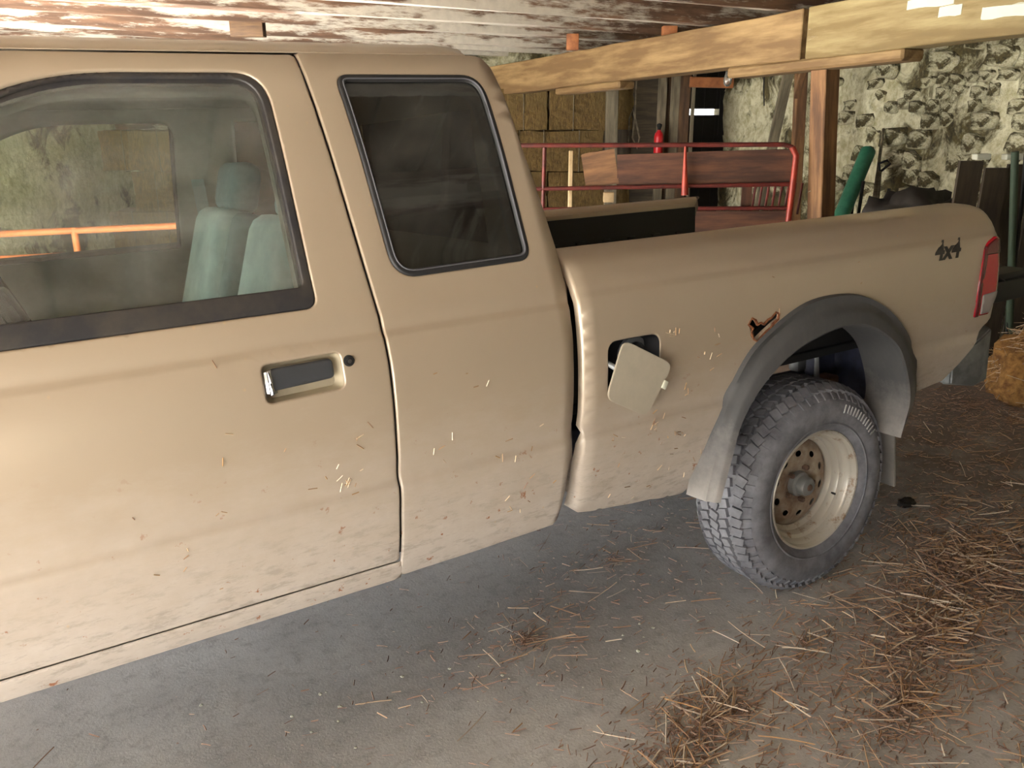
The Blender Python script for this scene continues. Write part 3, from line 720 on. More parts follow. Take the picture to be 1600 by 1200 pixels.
CH = straw_mat('brown_chaff', [(112, 88, 74), (144, 114, 94), (166, 134, 112), (128, 102, 88), (180, 154, 132)])
s2 = straw_mesh('chaff_litter', [(cx, cy, rx*1.1, ry*1.1, ro, int(n*6)) for cx, cy, rx, ry, ro, n in blobs]+[(0, .4, 2.6, 1.1, 0, 900), (2.4, .9, 1.4, .9, 0, 2500)], CH, .012, .045, .0015, .006); tag(s2, 'fine brown chaff and short stalks over the floor', 'chaff')
# white crumbs of fallen limewash
bm = bmesh.new()
for _ in range(60):
    x, y = random.choice(((-.72, .02), (-1.3, .2), (-.3, -.1), (-1.7, .1), (-.9, -.6), (-.75, .05)))
    x += random.gauss(0, .35); y += random.gauss(0, .22); s = random.uniform(.002, .007)*random.choice((.6, 1, 1.3))
    r = bmesh.ops.create_icosphere(bm, subdivisions=1, radius=s); [setattr(v, 'co', Vector((v.co.x*random.uniform(.7, 1.3)+x, v.co.y+y, v.co.z*.5+s*.4))) for v in r['verts']]
cr = from_bm('limewash_crumbs', bm, WHITEP); cr['kind'] = 'stuff'; tag(cr, 'white limewash crumbs scattered on the floor in front of the wheel', 'crumbs')
cl = []
for k, (x, y, sx, sy) in enumerate(((.89, .27, .045, .03), (1.02, -.18, .03, .02))):
    bm = bmesh.new(); bmesh.ops.create_icosphere(bm, subdivisions=3, radius=1)
    for v in bm.verts: v.co = Vector((v.co.x*sx, v.co.y*sy, v.co.z*.018+.012))+v.co*noise.noise(v.co*2+Vector((k, 0, 0)))*.012
    o = from_bm('dirt_clod', bm, TARPM, None, Matrix.Translation((x, y, 0)), 180); tag(o, ['dark dirt clod on the floor behind the rear tire', 'small dark clod among the straw right of the tire'][k], 'clod', 'dirt clods')
V = []; F = []
random.seed(9); bm = bmesh.new()
HC = Vector((3.12, .72, 0))
bmesh.ops.create_icosphere(bm, subdivisions=4, radius=1)
for v in bm.verts:
    nn = noise.fractal(v.co*3, 1, 2, 4); v.co = Vector((v.co.x*.55*(1+.2*nn), v.co.y*.40*(1+.2*nn), max(0, v.co.z*.50*(1+.25*nn))))+HC
HEAPM = simple('orange_brown_hay', (176, 130, 70), .9, nsc=22, rgb2=(110, 74, 36), bump=1)
he = from_bm('hay_heap', bm, HEAPM, None, None, 180); he['kind'] = 'stuff'; tag(he, 'loose orange-brown hay heap on the floor at the far right', 'hay')
V = []; F = []
for _ in range(1500):
    a = random.uniform(0, 2*math.pi); e = random.uniform(0.05, 1.5); q = Vector((math.cos(a)*math.cos(e)*.55, math.sin(a)*math.cos(e)*.40, math.sin(e)*.50))*1.01+HC
    d = Vector((random.gauss(0, 1), random.gauss(0, 1), random.gauss(0, .5))).normalized()*random.uniform(.04, .12); w = Vector((0, .0025, .0025)); b = len(V)
    V += [q, q+w, q+d+w, q+d]; F.append((b, b+1, b+2, b+3))
me = bpy.data.meshes.new('hay_stalks'); me.from_pydata([tuple(v) for v in V], [], F); hs = mesh_obj('hay_stalks', me, STRAW, he); hs['kind'] = 'stuff'

# ================================================================== PICKUP TRUCK  (wheel centre above the origin, x to the tail, y across, z up)
T = empty('pickup_truck'); tag(T, 'dusty tan extended-cab pickup truck with open fuel door, parked in the barn', 'truck')
def roll_rear(x0, r):
    def f(x, t):
        q = np.clip(x-x0, 0, None); return np.where(q > r, r+(q-r)*2, r-np.sqrt(np.clip(r*r-q*q, 0, None)))
    return f
def roll_front(x0, r):
    g_ = roll_rear(-x0, r); return lambda x, t: g_(-x, t)
GAPX = lambda t: -1.524-(0 if t < 1.18 else (t-1.18)*.075)
zs = [.53, .60, .70, .785, .9, 1.0, 1.1, 1.2, 1.3, 1.45, 1.6, 1.7]
def gapline(dx, zz): return [(GAPX(z)+dx, z) for z in zz]
creases = (.772, .780, .787, .794, .802, .812, 1.148, 1.156, 1.163, 1.170, 1.178, 1.186, .60, .66)
DW = rnd([(-2.66, 1.233), (-1.664, 1.236), (-1.662, 1.752), (-2.08, 1.752), (-2.27, 1.69), (-2.48, 1.49), (-2.645, 1.31)], [.03, .026, .075, .15, .1, .1, .05], 8)
DG = rnd([(-2.61, 1.281), (-1.684, 1.283), (-1.680, 1.738), (-2.09, 1.738), (-2.26, 1.675), (-2.46, 1.485), (-2.60, 1.33)], [.02, .014, .065, .15, .1, .1, .05], 8)
QW = rnd([(-1.466, 1.276), (-1.090, 1.283), (-1.100, 1.744), (-1.492, 1.744)], [.06, .035, .06, .03], 8)
HR = rnd([(-1.812, 1.052), (-1.638, 1.058), (-1.638, 1.136), (-1.812, 1.134)], .016, 5)
rear_x = [(.545, -1.040), (.60, -1.034), (.70, -1.026), (.79, -1.018), (.92, -1.013), (1.02, -1.012), (1.12, -1.008), (1.216, -1.0), (1.305, -1.002), (1.428, -1.014), (1.567, -1.032), (1.69, -1.040), (1.766, -1.050), (1.80, -1.068)]
EXT = [(-1.519, .515), (-1.30, .520), (-1.045, .530)]+[(x, t) for t, x in rear_x]+[(-1.10, 1.806), (GAPX(1.8), 1.806)]+gapline(.0015, zs[::-1])
def rear_roll(x, t):
    xr = np.interp(t, [a for a, b in rear_x], [b for a, b in rear_x]); q = np.clip(x-(xr-.014), 0, None); r = .014
    return np.where(q > r, r+(q-r), r-np.sqrt(np.clip(r*r-q*q, 0, None)))
DOOR = [(-2.685, .572), (GAPX(.6)-.003, .572)]+gapline(-.003, zs[1:])+[(GAPX(1.79)-.003, 1.797), (-2.25, 1.797), (-2.42, 1.69), (-2.745, 1.34), (-2.755, 1.2), (-2.72, 1.0), (-2.69, .8)]
DOOR = DOOR[:1]+DOOR[1:]
def sy(sect, x, t, d=0):
    y, z = sect.ev(np.array([t]), np.array([d])); return float(y[0]), float(z[0])
def pocket(name, L, sect, depth, shrink, mat, parent, off=.002):
    A = np.array(L); c = A.mean(0); B = c+(A-c)*shrink
    y0, z0 = sect.ev(A[:, 1], np.full(len(A), off)); y1, z1 = sect.ev(B[:, 1], np.full(len(B), depth))
    bm = bmesh.new(); a = [bm.verts.new((A[i, 0], y0[i], z0[i])) for i in range(len(A))]; b = [bm.verts.new((B[i, 0], y1[i], z1[i])) for i in range(len(A))]
    n = len(a)
    for i in range(n): bm.faces.new((a[i], a[(i+1) % n], b[(i+1) % n], b[i]))
    bm.faces.new(b)
    return from_bm(name, bm, mat, parent, None, 35)
def flip_copy(o, parent=None):
    me = o.data.copy(); bm = bmesh.new(); bm.from_mesh(me)
    for v in bm.verts: v.co.y = W_-v.co.y
    bmesh.ops.reverse_faces(bm, faces=bm.faces); bm.to_mesh(me); bm.free()
    q = mesh_obj(o.name.split('.')[0], me, None, parent); return q

for side in (False, True):
    # door
    d = panel('door', DOOR, [DW, HR], CAB, PAINT, T, rows=creases, mirror=side, dens=.012)
    panel('window_seal', DW, [DG], CAB, TRIM, d, step=.1, lip=.004, flange=.03, off=-.002, mirror=side, dens=.015)
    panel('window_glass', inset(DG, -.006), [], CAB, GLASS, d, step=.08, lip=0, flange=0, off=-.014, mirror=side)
    rc = pocket('handle_recess', HR, CAB, .030, .86, simple('recess_paint', (196, 184, 160), .3, .3) if not side else PAINT, d)
    hd = panel('door_handle', rnd([(-1.798, 1.076), (-1.655, 1.083), (-1.655, 1.127), (-1.798, 1.125)], .012, 5), [], CAB, HANDLEM, d, step=.03, lip=.006, flange=.02, off=-.004)
    hs_ = panel('handle_edge', rnd([(-1.803, 1.066), (-1.792, 1.068), (-1.792, 1.124), (-1.803, 1.122)], .004, 3), [], CAB, CHROME, d, step=.03, lip=.003, flange=.02, off=-.001)
    yl, zl = sy(CAB, -1.622, 1.114)
    lk = lathe('lock_cylinder', [(0, -.005), (.0045, -.005), (.005, -.002), (.0085, -.004), (.0125, -.003), (.013, .004)], BLACKM, d, 24, loc=(-1.620, yl, zl))
    lc = lathe('lock_face', [(0, -.007), (.005, -.0065), (.0055, -.002)], CHROME, d, 16, loc=(-1.620, yl, zl))
    if side:
        for o in (rc, hd, hs_, lk, lc):
            flip_copy(o, d); bpy.data.objects.remove(o)
    # rocker panel below the door, with the folded sill lip
    panel('rocker_panel', [(-2.69, .505), (-1.515, .505), (-1.515, .566), (-2.69, .566)], [], CAB, PAINT, T, rows=(.52, .535, .55), lip=.005, flange=.06, mirror=side)
    # extended cab side
    e_ = panel('cab_side', EXT, [QW], CAB, PAINT, T, rows=creases, mirror=side, extra=rear_roll, dens=.012)
    panel('quarter_window_seal', inset(QW, -.002), [inset(QW, .016)], CAB, RUBBER, e_, step=.1, lip=.006, flange=.02, off=.004, mirror=side, dens=.012)
    panel('seal_bead', inset(QW, .009), [inset(QW, .0125)], CAB, SEALG, e_, step=.1, lip=.0015, flange=.006, off=.0065, mirror=side, dens=.012)
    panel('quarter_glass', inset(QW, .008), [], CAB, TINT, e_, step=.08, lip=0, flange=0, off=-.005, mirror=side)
    # inner trim of doors and cab sides
    panel('interior_trim', [(-2.66, .60), (-1.06, .60), (-1.06, 1.70), (-1.10, 1.79), (-2.27, 1.79), (-2.72, 1.35), (-2.66, 1.2)], [inset(DG, .004), inset(QW, .012)], CAB, INTER, T, step=.08, lip=.01, flange=.0, off=-.055, mirror=side)
    # front fender and wheel arch
    arch = [(-3.33+.47*math.cos(a), .40+.47*math.sin(a)) for a in np.linspace(R(18), R(162), 26)]
    fe = panel('front_fender', [(-4.02, .62), (-3.83, .60)]+[p for p in arch[::-1]]+[(-2.86, .53), (-2.70, .53), (-2.70, .8), (-2.73, 1.0), (-2.765, 1.15), (-2.775, 1.20), (-3.9, 1.15), (-4.05, 1.05), (-4.06, .8)], [], CAB, PAINT, T, rows=creases, mirror=side, extra=roll_front(-3.95, .12))
# roof, two halves meeting on the centre line
for side in (False, True):
    rr_ = panel('roof_panel', [(-2.26, 1.802), (-1.066, 1.806), (-1.075, 1.9), (-1.085, CAB.tmax-.001), (-2.18, CAB.tmax-.001), (-2.20, 1.9)], [], CAB, PAINT, T, rows=(1.815, 1.83, 1.85), mirror=side, extra=roll_rear(-1.13, .05), flange=.0, lip=.002)
    panel('headliner', [(-2.2, 1.77), (-1.10, 1.77), (-1.11, CAB.tmax-.001), (-2.16, CAB.tmax-.001)], [], CAB, INTER, T, step=.1, lip=0, flange=0, off=-.06, mirror=side)
# rear cab wall with its window opening
def cabwall(name, xo, zlist, mat, win=None, dy=.02):
    bm = bmesh.new()
    rowsv = []
    for z in zlist:
        y, zz = sy(CAB, 0, z, dy); x = float(np.interp(z, [a for a, b in rear_x], [b for a, b in rear_x]))+xo
        ys = [y, .36, .42, .85, W_-.42, W_-.36, W_-y]; rowsv.append([bm.verts.new((x, a, zz)) for a in ys])
    for j in range(len(zlist)-1):
        for i in range(6):
            if win and win[0] <= zlist[j] < win[1] and 2 <= i <= 3: continue
            bm.faces.new((rowsv[j][i], rowsv[j][i+1], rowsv[j+1][i+1], rowsv[j+1][i]))
    return from_bm(name, bm, mat, T, None, 30)
cw = cabwall('cab_rear_wall', -.012, [.55, .7, .9, 1.1, 1.27, 1.30, 1.45, 1.6, 1.68, 1.74, 1.79], PAINT, (1.30, 1.68))
bm = bmesh.new(); add_box(bm, (-1.022, .85, 1.485), (.008, .90, .40), Matrix.Rotation(R(-4), 4, 'Y')); from_bm('rear_window', bm, TINT, cw)
box('roof_end', (-1.10, .85, 1.80), (.04, .94, .05), PAINT, T, bev=.015)
# windshield, cowl, hood, nose
bm = bmesh.new(); n = 9; gl_ = []
for j in range(6):
    u = j/5; row = []
    for i in range(n):
        w = i/(n-1)*2-1; bow = .10*(1-w*w)
        row.append(bm.verts.new((-2.76+.55*u-bow, .85+w*(.80-.24*u), 1.17+.64*u+.02*(1-w*w)*u)))
    gl_.append(row)
for j in range(5):
    for i in range(n-1): bm.faces.new((gl_[j][i], gl_[j][i+1], gl_[j+1][i+1], gl_[j+1][i]))
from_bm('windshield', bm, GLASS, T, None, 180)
for s in (1, -1):
    q = tube('windshield_pillar', [(-2.79, .85-s*.815, 1.16), (-2.52, .85-s*.70, 1.48), (-2.235, .85-s*.575, 1.80)], .028, PAINT, T, 10)
bm = bmesh.new(); gl_ = []
for j in range(8):
    u = j/7; row = []
    for i in range(13):
        w = i/12*2-1; row.append(bm.verts.new((-2.80-1.25*u-.06*(1-w*w), .85+w*(.825-.03*u), 1.185-.05*u-.05*u**3+.035*(1-w*w)-.02*(abs(w) > .9))))
    gl_.append(row)
for j in range(7):
    for i in range(12): bm.faces.new((gl_[j][i], gl_[j+1][i], gl_[j+1][i+1], gl_[j][i+1]))
from_bm('hood', bm, PAINT, T, None, 50)
box('grille', (-4.06, .85, .93), (.05, 1.2, .26), TRIM, T, bev=.015)
box('front_bumper', (-4.14, .85, .66), (.16, 1.66, .2), GALV, T, bev=.04, seg=3)
box('cowl', (-2.80, .85, 1.15), (.14, 1.55, .04), TRIM, T, bev=.01)
for s in (1, -1): box('headlamp', (-4.06, .85-s*.70, .93), (.06, .2, .18), LENSC, T, bev=.02)
# cab interior
box('cab_floor', (-1.86, .85, .60), (1.62, 1.56, .04), CARPET, T)
box('firewall', (-2.72, .85, .85), (.04, 1.56, .56), CARPET, T)
box('dashboard', (-2.56, .85, 1.08), (.30, 1.50, .24), DASHM, T, bev=.06, seg=3)
sw = lathe('steering_wheel', [(.17+.013*math.cos(a), .013*math.sin(a)) for a in np.linspace(0, 2*math.pi, 9)[:-1]], BLACKM, T, 36, closed=True)
bm = bmesh.new(); add_box(bm, (0, 0, 0), (.34, .02, .04), bev=.008); add_box(bm, (0, 0, -.07), (.04, .02, .16), bev=.008); add_box(bm, (0, 0, 0), (.12, .035, .11), bev=.015); sp = from_bm('wheel_spokes', bm, BLACKM, sw, None, 40)
sw.matrix_world = Matrix.Translation((-2.25, .47, 1.25)) @ Matrix.Rotation(R(90), 4, 'Z') @ Matrix.Rotation(R(-22), 4, 'X')
tube('steering_column', [(-2.27, .47, 1.24), (-2.58, .47, 1.08)], .03, BLACKM, T, 10)
def seat(y, m, cover):
    s = empty('seat', (-1.8, y, .62)); s.parent = T
    def k(o): o.parent = s; o.matrix_parent_inverse = s.matrix_world.inverted(); return o
    s.matrix_world
    bpy.context.view_layer.update()
    k(box('cushion', (-1.92, y, .82), (.52, .52, .16), m, None, bev=.05, seg=3))
    k(box('backrest', (-1.635, y, 1.10), (.14, .50, .62), m, None, rot=Matrix.Rotation(R(17), 3, 'Y').to_euler(), bev=.05, seg=3))
    k(box('headrest', (-1.535, y, 1.475), (.10, .27, .17), m, None, rot=Matrix.Rotation(R(14), 3, 'Y').to_euler(), bev=.04, seg=3))
    if cover: k(box('seat_cover', (-1.655, y, 1.12), (.15, .44, .60), TEALM, None, rot=Matrix.Rotation(R(17), 3, 'Y').to_euler(), bev=.055, seg=3))
seat(.46, SEATM, True); seat(1.22, SEATM, True)
for y0, y1 in ((.19, .30), (1.51, 1.40)):
    bm = bmesh.new(); vs = []
    for (x, y, z) in ((-1.62, y0+.03*(1 if y0 < 1 else -1), 1.62), (-1.60, y0, 1.35), (-1.62, y1, .95), (-1.70, y1, .72)):
        vs.append((bm.verts.new((x-.022, y, z)), bm.verts.new((x+.022, y, z))))
    for a, b in zip(vs, vs[1:]): bm.faces.new((a[0], a[1], b[1], b[0]))
    from_bm('seat_belt', bm, TEALM, T)

# ---- cargo bed
FO = [(-.570, .503), (-.558, .55), (-.536, .627), (-.463, .814), (-.379, .942), (-.259, 1.015), (-.144, 1.057), (-.02, 1.066), (.109, 1.050), (.22, 1.004), (.33, .925), (.413, .834), (.452, .738), (.462, .655), (.410, .575), (.345, .520)]
FI = [(-.524, .500), (-.508, .55), (-.482, .625), (-.446, .728), (-.362, .829), (-.238, .91), (-.111, .949), (.001, .963), (.092, .954), (.192, .911), (.28, .842), (.320, .772), (.355, .631), (.338, .57), (.325, .52)]
def cr_spline(pts, n):
    P = np.array(pts, float); s = np.concatenate([[0], np.cumsum(np.hypot(*np.diff(P, axis=0).T))]); q = np.linspace(0, s[-1], n)
    return np.stack([hermite(s, P[:, 0], q), hermite(s, P[:, 1], q)], 1)
fo = cr_spline(FO, 64); fi = cr_spline(FI, 64)
archl = [tuple(p) for p in cr_spline([(x*.975, z-.012) for x, z in FO[2:-3]], 48)]
FH = rnd([(-.905, .885), (-.730, .885), (-.728, 1.046), (-.905, 1.046)], .032, 6)
RUST = [(-.385, 1.022), (-.372, 1.036), (-.360, 1.028), (-.350, 1.012), (-.336, 1.017), (-.322, 1.009), (-.306, 1.022), (-.290, 1.026), (-.272, 1.040), (-.262, 1.035), (-.264, 1.022), (-.284, 1.012), (-.292, 1.0), (-.310, .992), (-.330, .978), (-.348, .966), (-.362, .974), (-.372, .996), (-.366, 1.008)]
RUST = RUST[::-1]
rear_c = roll_rear(.875, .055); front_c = roll_front(-.975, .016)
bx_extra = lambda x, t: rear_c(x, t)+front_c(x, t)
BO = [(-1.0, .555), (-.93, .538), (-.84, .527), (-.77, .516), (-.70, .510), (-.66, .500), (-.545, .485), (-.535, .60)]+archl+[(.475, .632), (.56, .640), (.66, .650), (.74, .705), (.80, .76), (.86, .83), (.915, .87), (.928, .95), (.928, 1.20), (.925, 1.25), (.90, 1.275), (.83, 1.30), (.76, BED.tmax-.002), (-.93, BED.tmax-.002), (-.975, 1.31), (-.992, 1.27), (-.991, 1.15), (-.991, .9), (-.991, .82), (-.985, .806), (-.994, .79), (-.998, .70)]
bcre = (.772, .780, .787, .794, .802, .812, 1.168, 1.176, 1.183, 1.190, 1.198, 1.22, 1.245, 1.26, 1.272, 1.284, 1.296, 1.31, 1.33, 1.35)
for side in (False, True):
    b = panel('bed_side', BO, [FH, RUST] if not side else [], BED, PAINT, T, rows=bcre, mirror=side, extra=bx_extra, step=.04)
    if not side: BS = b
    # flare
    bm = bmesh.new(); rowsv = []
    secs = [(0, .003, 1), (.05, -.016, 1), (.22, -.026, 0), (.42, -.034, 0), (.50, -.044, 0), (.62, -.050, 0), (.93, -.056, 0), (1.0, -.050, 0), (1.0, -.034, 0), (1.0, .03, 0), (.97, .12, 0)]
    for i in range(64):
        r = []
        for f, y, rel in secs:
            x = fo[i, 0]*(1-f)+fi[i, 0]*f; z = fo[i, 1]*(1-f)+fi[i, 1]*f
            if f == 0 or rel: yy = min(sy(BED, x, max(z, .45))[0], .045)+(y if f else .004)
            else: yy = y
            if f >= .97 and y > 0: yy = -.034+(y+.034)*min(1, max(0, i-6)/14)
            r.append(bm.verts.new((x, (W_-yy) if side else yy, z)))
        rowsv.append(r)
    for a, c in zip(rowsv, rowsv[1:]):
        for k in range(len(secs)-1): bm.faces.new((a[k], a[k+1], c[k+1], c[k]))
    for r in (rowsv[0], rowsv[-1]): bm.faces.new(r[:9])
    fl_ = from_bm('wheel_flare', bm, FLARE, T, None, 32)
    # mud flap
    y0 = .045 if not side else W_-.215
    bm = bmesh.new(); add_box(bm, (.452, y0+.085, .40), (.012, .17, .27), Matrix.Rotation(R(-7), 4, 'Y'), bev=.005); from_bm('mud_flap', bm, FLARE, T, None, 40)
# rusty rim of the hole
ro = [tuple(p) for p in inset(RUST[::-1], lambda x, t: -.005-.006*abs(noise.noise(Vector((x*60, t*60, 0)))))]
panel('rust_edge', ro, [RUST], BED, simple('rust_edge_scale', (150, 96, 58), .9, nsc=60, rgb2=(96, 48, 30), bump=.5), BS, step=.05, lip=0, flange=.006, off=.0015, dens=.006)
# fuel filler
pk = pocket('filler_pocket', FH, BED, .065, .84, DARKM, BS)
lathe('filler_cap', [(0, -.006), (.03, -.006), (.036, 0), (.036, .03)], CHROME, BS, 20, loc=(-.775, .035, .985))
lathe('filler_neck', [(.0, .03), (.05, .03), (.052, .04), (.052, .06)], GALV, BS, 20, loc=(-.775, .01, .985))
FD = rnd([(-.868, 1.050), (-.924, .912), (-.800, .824), (-.708, .950)], .026, 6)
FD = rnd([(-.878, 1.056), (-.934, .900), (-.793, .822), (-.702, .958)], .030, 6)
bm = bmesh.new(); f = bm.faces.new([bm.verts.new((x, -.040+(z-.94)*-.04, z)) for x, z in FD])
ex = bmesh.ops.extrude_face_region(bm, geom=[f]); [setattr(v, 'co', v.co+Vector((0, .006, 0))) for v in ex['geom'] if isinstance(v, bmesh.types.BMVert)]
bmesh.ops.recalc_face_normals(bm, faces=bm.faces); bmesh.ops.bevel(bm, geom=[e for e in bm.edges if e.calc_face_angle(0) > 1.2], offset=.0015, segments=2, affect='EDGES')
fd = from_bm('fuel_door', bm, simple('bare_fuel_door_paint', (186, 176, 158), .38, .15, nsc=20, var=.10), BS, None, 40); fd['label'] = 'swung-open tilted fuel door'
tube('fuel_door_hinge', [(-.885, -.034, .97), (-.90, -.01, .985), (-.90, .03, .99)], .008, GALV, BS, 8)
bm = bmesh.new(); add_box(bm, (-.735, -.0425, .905), (.016, .006, .024), Matrix.Rotation(R(30), 4, 'Y'), bev=.0025); from_bm('fuel_door_catch', bm, WHITEP, BS, None, 40)
# tail lamp
LO = rnd([(.772, .880), (.862, .880), (.905, .95), (.918, 1.09), (.905, 1.165), (.868, 1.170), (.805, 1.145), (.770, 1.015)], [.006, .01, .02, .03, .012, .012, .03, .05], 6)
for side in (False, True):
    tl = panel('tail_light', LO, [], BED, LENS, T, step=.03, lip=.008, flange=.03, off=.006, mirror=side, extra=rear_c)
    panel('upper_lens', rnd([(.80, 1.105), (.912, 1.105), (.905, 1.158), (.868, 1.162), (.812, 1.14)], .01, 4), [], BED, LENSD, tl, step=.03, lip=.004, flange=.01, off=.009, mirror=side, extra=rear_c)
    panel('reverse_lens', rnd([(.802, .888), (.858, .888), (.893, .95), (.897, .968), (.800, .962)], .008, 4), [], BED, LENSC, tl, step=.03, lip=.004, flange=.01, off=.009, mirror=side, extra=rear_c)
    panel('lens_border', rnd([(.772, .880), (.795, .880), (.792, 1.0), (.822, 1.13), (.80, 1.14), (.770, 1.015)], .004, 3), [], BED, LENSD, tl, step=.03, lip=.003, flange=.01, off=.0075, mirror=side, extra=rear_c)
# wisps of straw stuck to the paint
random.seed(31)
def wisps(parent, sect, spots):
    V = []; F = []
    for (x, z, n, sp) in spots:
        for _ in range(n):
            X = x+random.gauss(0, sp); Z = z+random.gauss(0, sp*.8); a = random.uniform(0, math.pi); L = random.uniform(.006, .022)
            dx, dz = math.cos(a)*L/2, math.sin(a)*L/2; ny, nx_ = math.cos(a)*.0011, -math.sin(a)*.0011; b = len(V)
            for sx in (-1, 1):
                zz = Z+dz*sx; yy = sy(sect, X, zz)[0]-.0012
                V += [(X+dx*sx+nx_, yy, zz+ny), (X+dx*sx-nx_, yy, zz-ny), (X+dx*sx, yy-.0018, zz)]
            for i in range(3): F.append((b+i, b+(i+1) % 3, b+3+(i+1) % 3, b+3+i))
    me = bpy.data.meshes.new('straw_wisps'); me.from_pydata(V, [], F); o = mesh_obj('straw_wisps', me, STRAW, parent); o['kind'] = 'stuff'
DN = [o for o in T.children if o.name == 'door'][0]; CN_ = [o for o in T.children if o.name == 'cab_side'][0]
wisps(DN, CAB, [(-1.655, .822, 9, .012), (-1.70, .87, 4, .03), (-2.0, .95, 5, .12), (-1.85, .72, 5, .1), (-1.62, .93, 4, .03), (-2.05, .80, 3, .08)])
wisps(CN_, CAB, [(-1.40, .86, 3, .02), (-1.2, .75, 6, .08), (-1.3, .95, 5, .1), (-1.12, .66, 5, .04), (-1.22, .80, 3, .03)])
wisps(BS, BED, [(-.68, 1.04, 6, .012), (-.62, .86, 4, .02), (-.87, .775, 4, .012), (-.73, .78, 8, .02), (-.64, .74, 6, .012), (-.55, .96, 3, .02), (-.30, 1.11, 4, .1), (.2, 1.16, 5, .15), (-.75, .66, 10, .07), (-.6, .62, 6, .05), (-.48, 1.0, 5, .05)])
# 4x4 sticker
fc = bpy.data.curves.new('badge', 'FONT'); fc.body = '4x4'; fc.size = .098; fc.shear = .35; fc.extrude = .0008; fc.offset = .0022; fc.space_character = .92
fo_ = bpy.data.objects.new('badge', fc); COL.objects.link(fo_); bpy.context.view_layer.update()
me = bpy.data.meshes.new_from_object(fo_.evaluated_get(bpy.context.evaluated_depsgraph_get())); bpy.data.objects.remove(fo_)
me.materials.clear(); me.transform(Matrix.Rotation(R(90), 4, 'X'))
xs_ = [v.co.x for v in me.vertices]; x0, x1 = min(xs_), max(xs_); z1 = max(v.co.z for v in me.vertices)
for v in me.vertices:
    X = .510+(v.co.x-x0)/(x1-x0)*.158; Z = 1.116+v.co.z/z1*.066; v.co = Vector((X, sy(BED, X, Z)[0]-.0015+v.co.y, Z))
bd_ = mesh_obj('badge', me, BADGE, BS); bd_['label'] = 'dark 4x4 lettering'
# bed interior
def wallbox(name, c, s, m, parent): return box(name, c, s, m, parent, bev=.004)
bl = wallbox('bed_liner', (-.02, .85, .80), (1.86, 1.30, .03), LINERM, T)
for y in (.222, W_-.222): wallbox('liner_side', (-.08, y, 1.02), (1.70, .012, .44), LINERM, bl)
wallbox('liner_front', (-.945, .85, 1.02), (.012, 1.28, .44), LINERM, bl)
for i in range(11):
    x = -.86+i*.152
    for y in (.232, W_-.232): wallbox('liner_rib', (x, y, .98), (.05, .014, .30), LINERM, bl)
for y in (.30, W_-.30):
    bm = bmesh.new(); add_box(bm, (.0, y, .90), (.95, .16, .19), bev=.05, seg=3); from_bm('wheel_housing', bm, LINERM, bl, None, 40)
for y in (.214, W_-.214): box('rail_inner_lip', (-.10, y, 1.235), (1.66, .012, .05), PAINT, T, bev=.003)
box('bed_front_wall', (-.962, .85, .90), (.02, 1.50, .62), PAINT, T, bev=.006)
box('bed_front_cap', (-.950, .85, 1.240), (.03, 1.24, .03), PAINT, T, bev=.012)
tg = box('tailgate', (1.22, .85, .90), (.52, 1.40, .09), LINERM, T, bev=.014); tg['label'] = 'lowered tailgate'
box('tailgate_liner', (1.22, .85, .955), (.50, 1.36, .03), LINERM, tg, bev=.004)
for i in range(8): box('tailgate_rib', (1.22, .30+i*.157, .972), (.44, .05, .01), LINERM, tg, bev=.003)
for y in (.16, W_-.16): tube('tailgate_cable', [(.90, y, 1.10), (1.42, y, .87)], .004, DARKM, T, 6)
# rear bumper: grey step bumper with an angled end
bm = bmesh.new(); rings = []
for x, y, z0, z1, d in ((.80, .07, .60, .70, .03), (.93, .05, .575, .76, .06), (1.06, .08, .57, .785, .12), (1.12, .18, .57, .79, .14), (1.13, .85, .57, .79, .14), (1.12, W_-.18, .57, .79, .14), (1.06, W_-.08, .57, .785, .12), (.93, W_-.05, .575, .76, .06), (.80, W_-.07, .60, .70, .03)):
    dx = d if .1 < y < W_-.1 else .02; dyy = .0 if .1 < y < W_-.1 else (.035 if y < .85 else -.035)
    rings.append([bm.verts.new(p) for p in ((x, y, z0), (x, y, z1), (x-dx, y+dyy, z1), (x-dx, y+dyy, z0))])
for a, b in zip(rings, rings[1:]):
    for k in range(4): bm.faces.new((a[k], a[(k+1) % 4], b[(k+1) % 4], b[k]))
bm.faces.new(rings[0]); bm.faces.new(rings[-1])
bmesh.ops.recalc_face_normals(bm, faces=bm.faces); bmesh.ops.bevel(bm, geom=bm.edges[:], offset=.006, segments=2, affect='EDGES')
bu_ = from_bm('rear_bumper', bm, GALV, T, None, 40)
box('step_pad', (1.06, .85, .795), (.11, .9, .01), RUBBER, bu_, bev=.003)

# door mirrors
for s_ in (0, 1):
    yy = lambda a: W_-a if s_ else a
    mm = box('door_mirror', (-2.64, yy(-.15), 1.32), (.10, .20, .15), TRIM, T, bev=.03, seg=3)
    box('mirror_arm', (-2.64, yy(-.02), 1.27), (.05, .12, .04), TRIM, mm, bev=.01); box('mirror_glass', (-2.588, yy(-.15), 1.32), (.004, .17, .12), CHROME, mm, bev=.001)
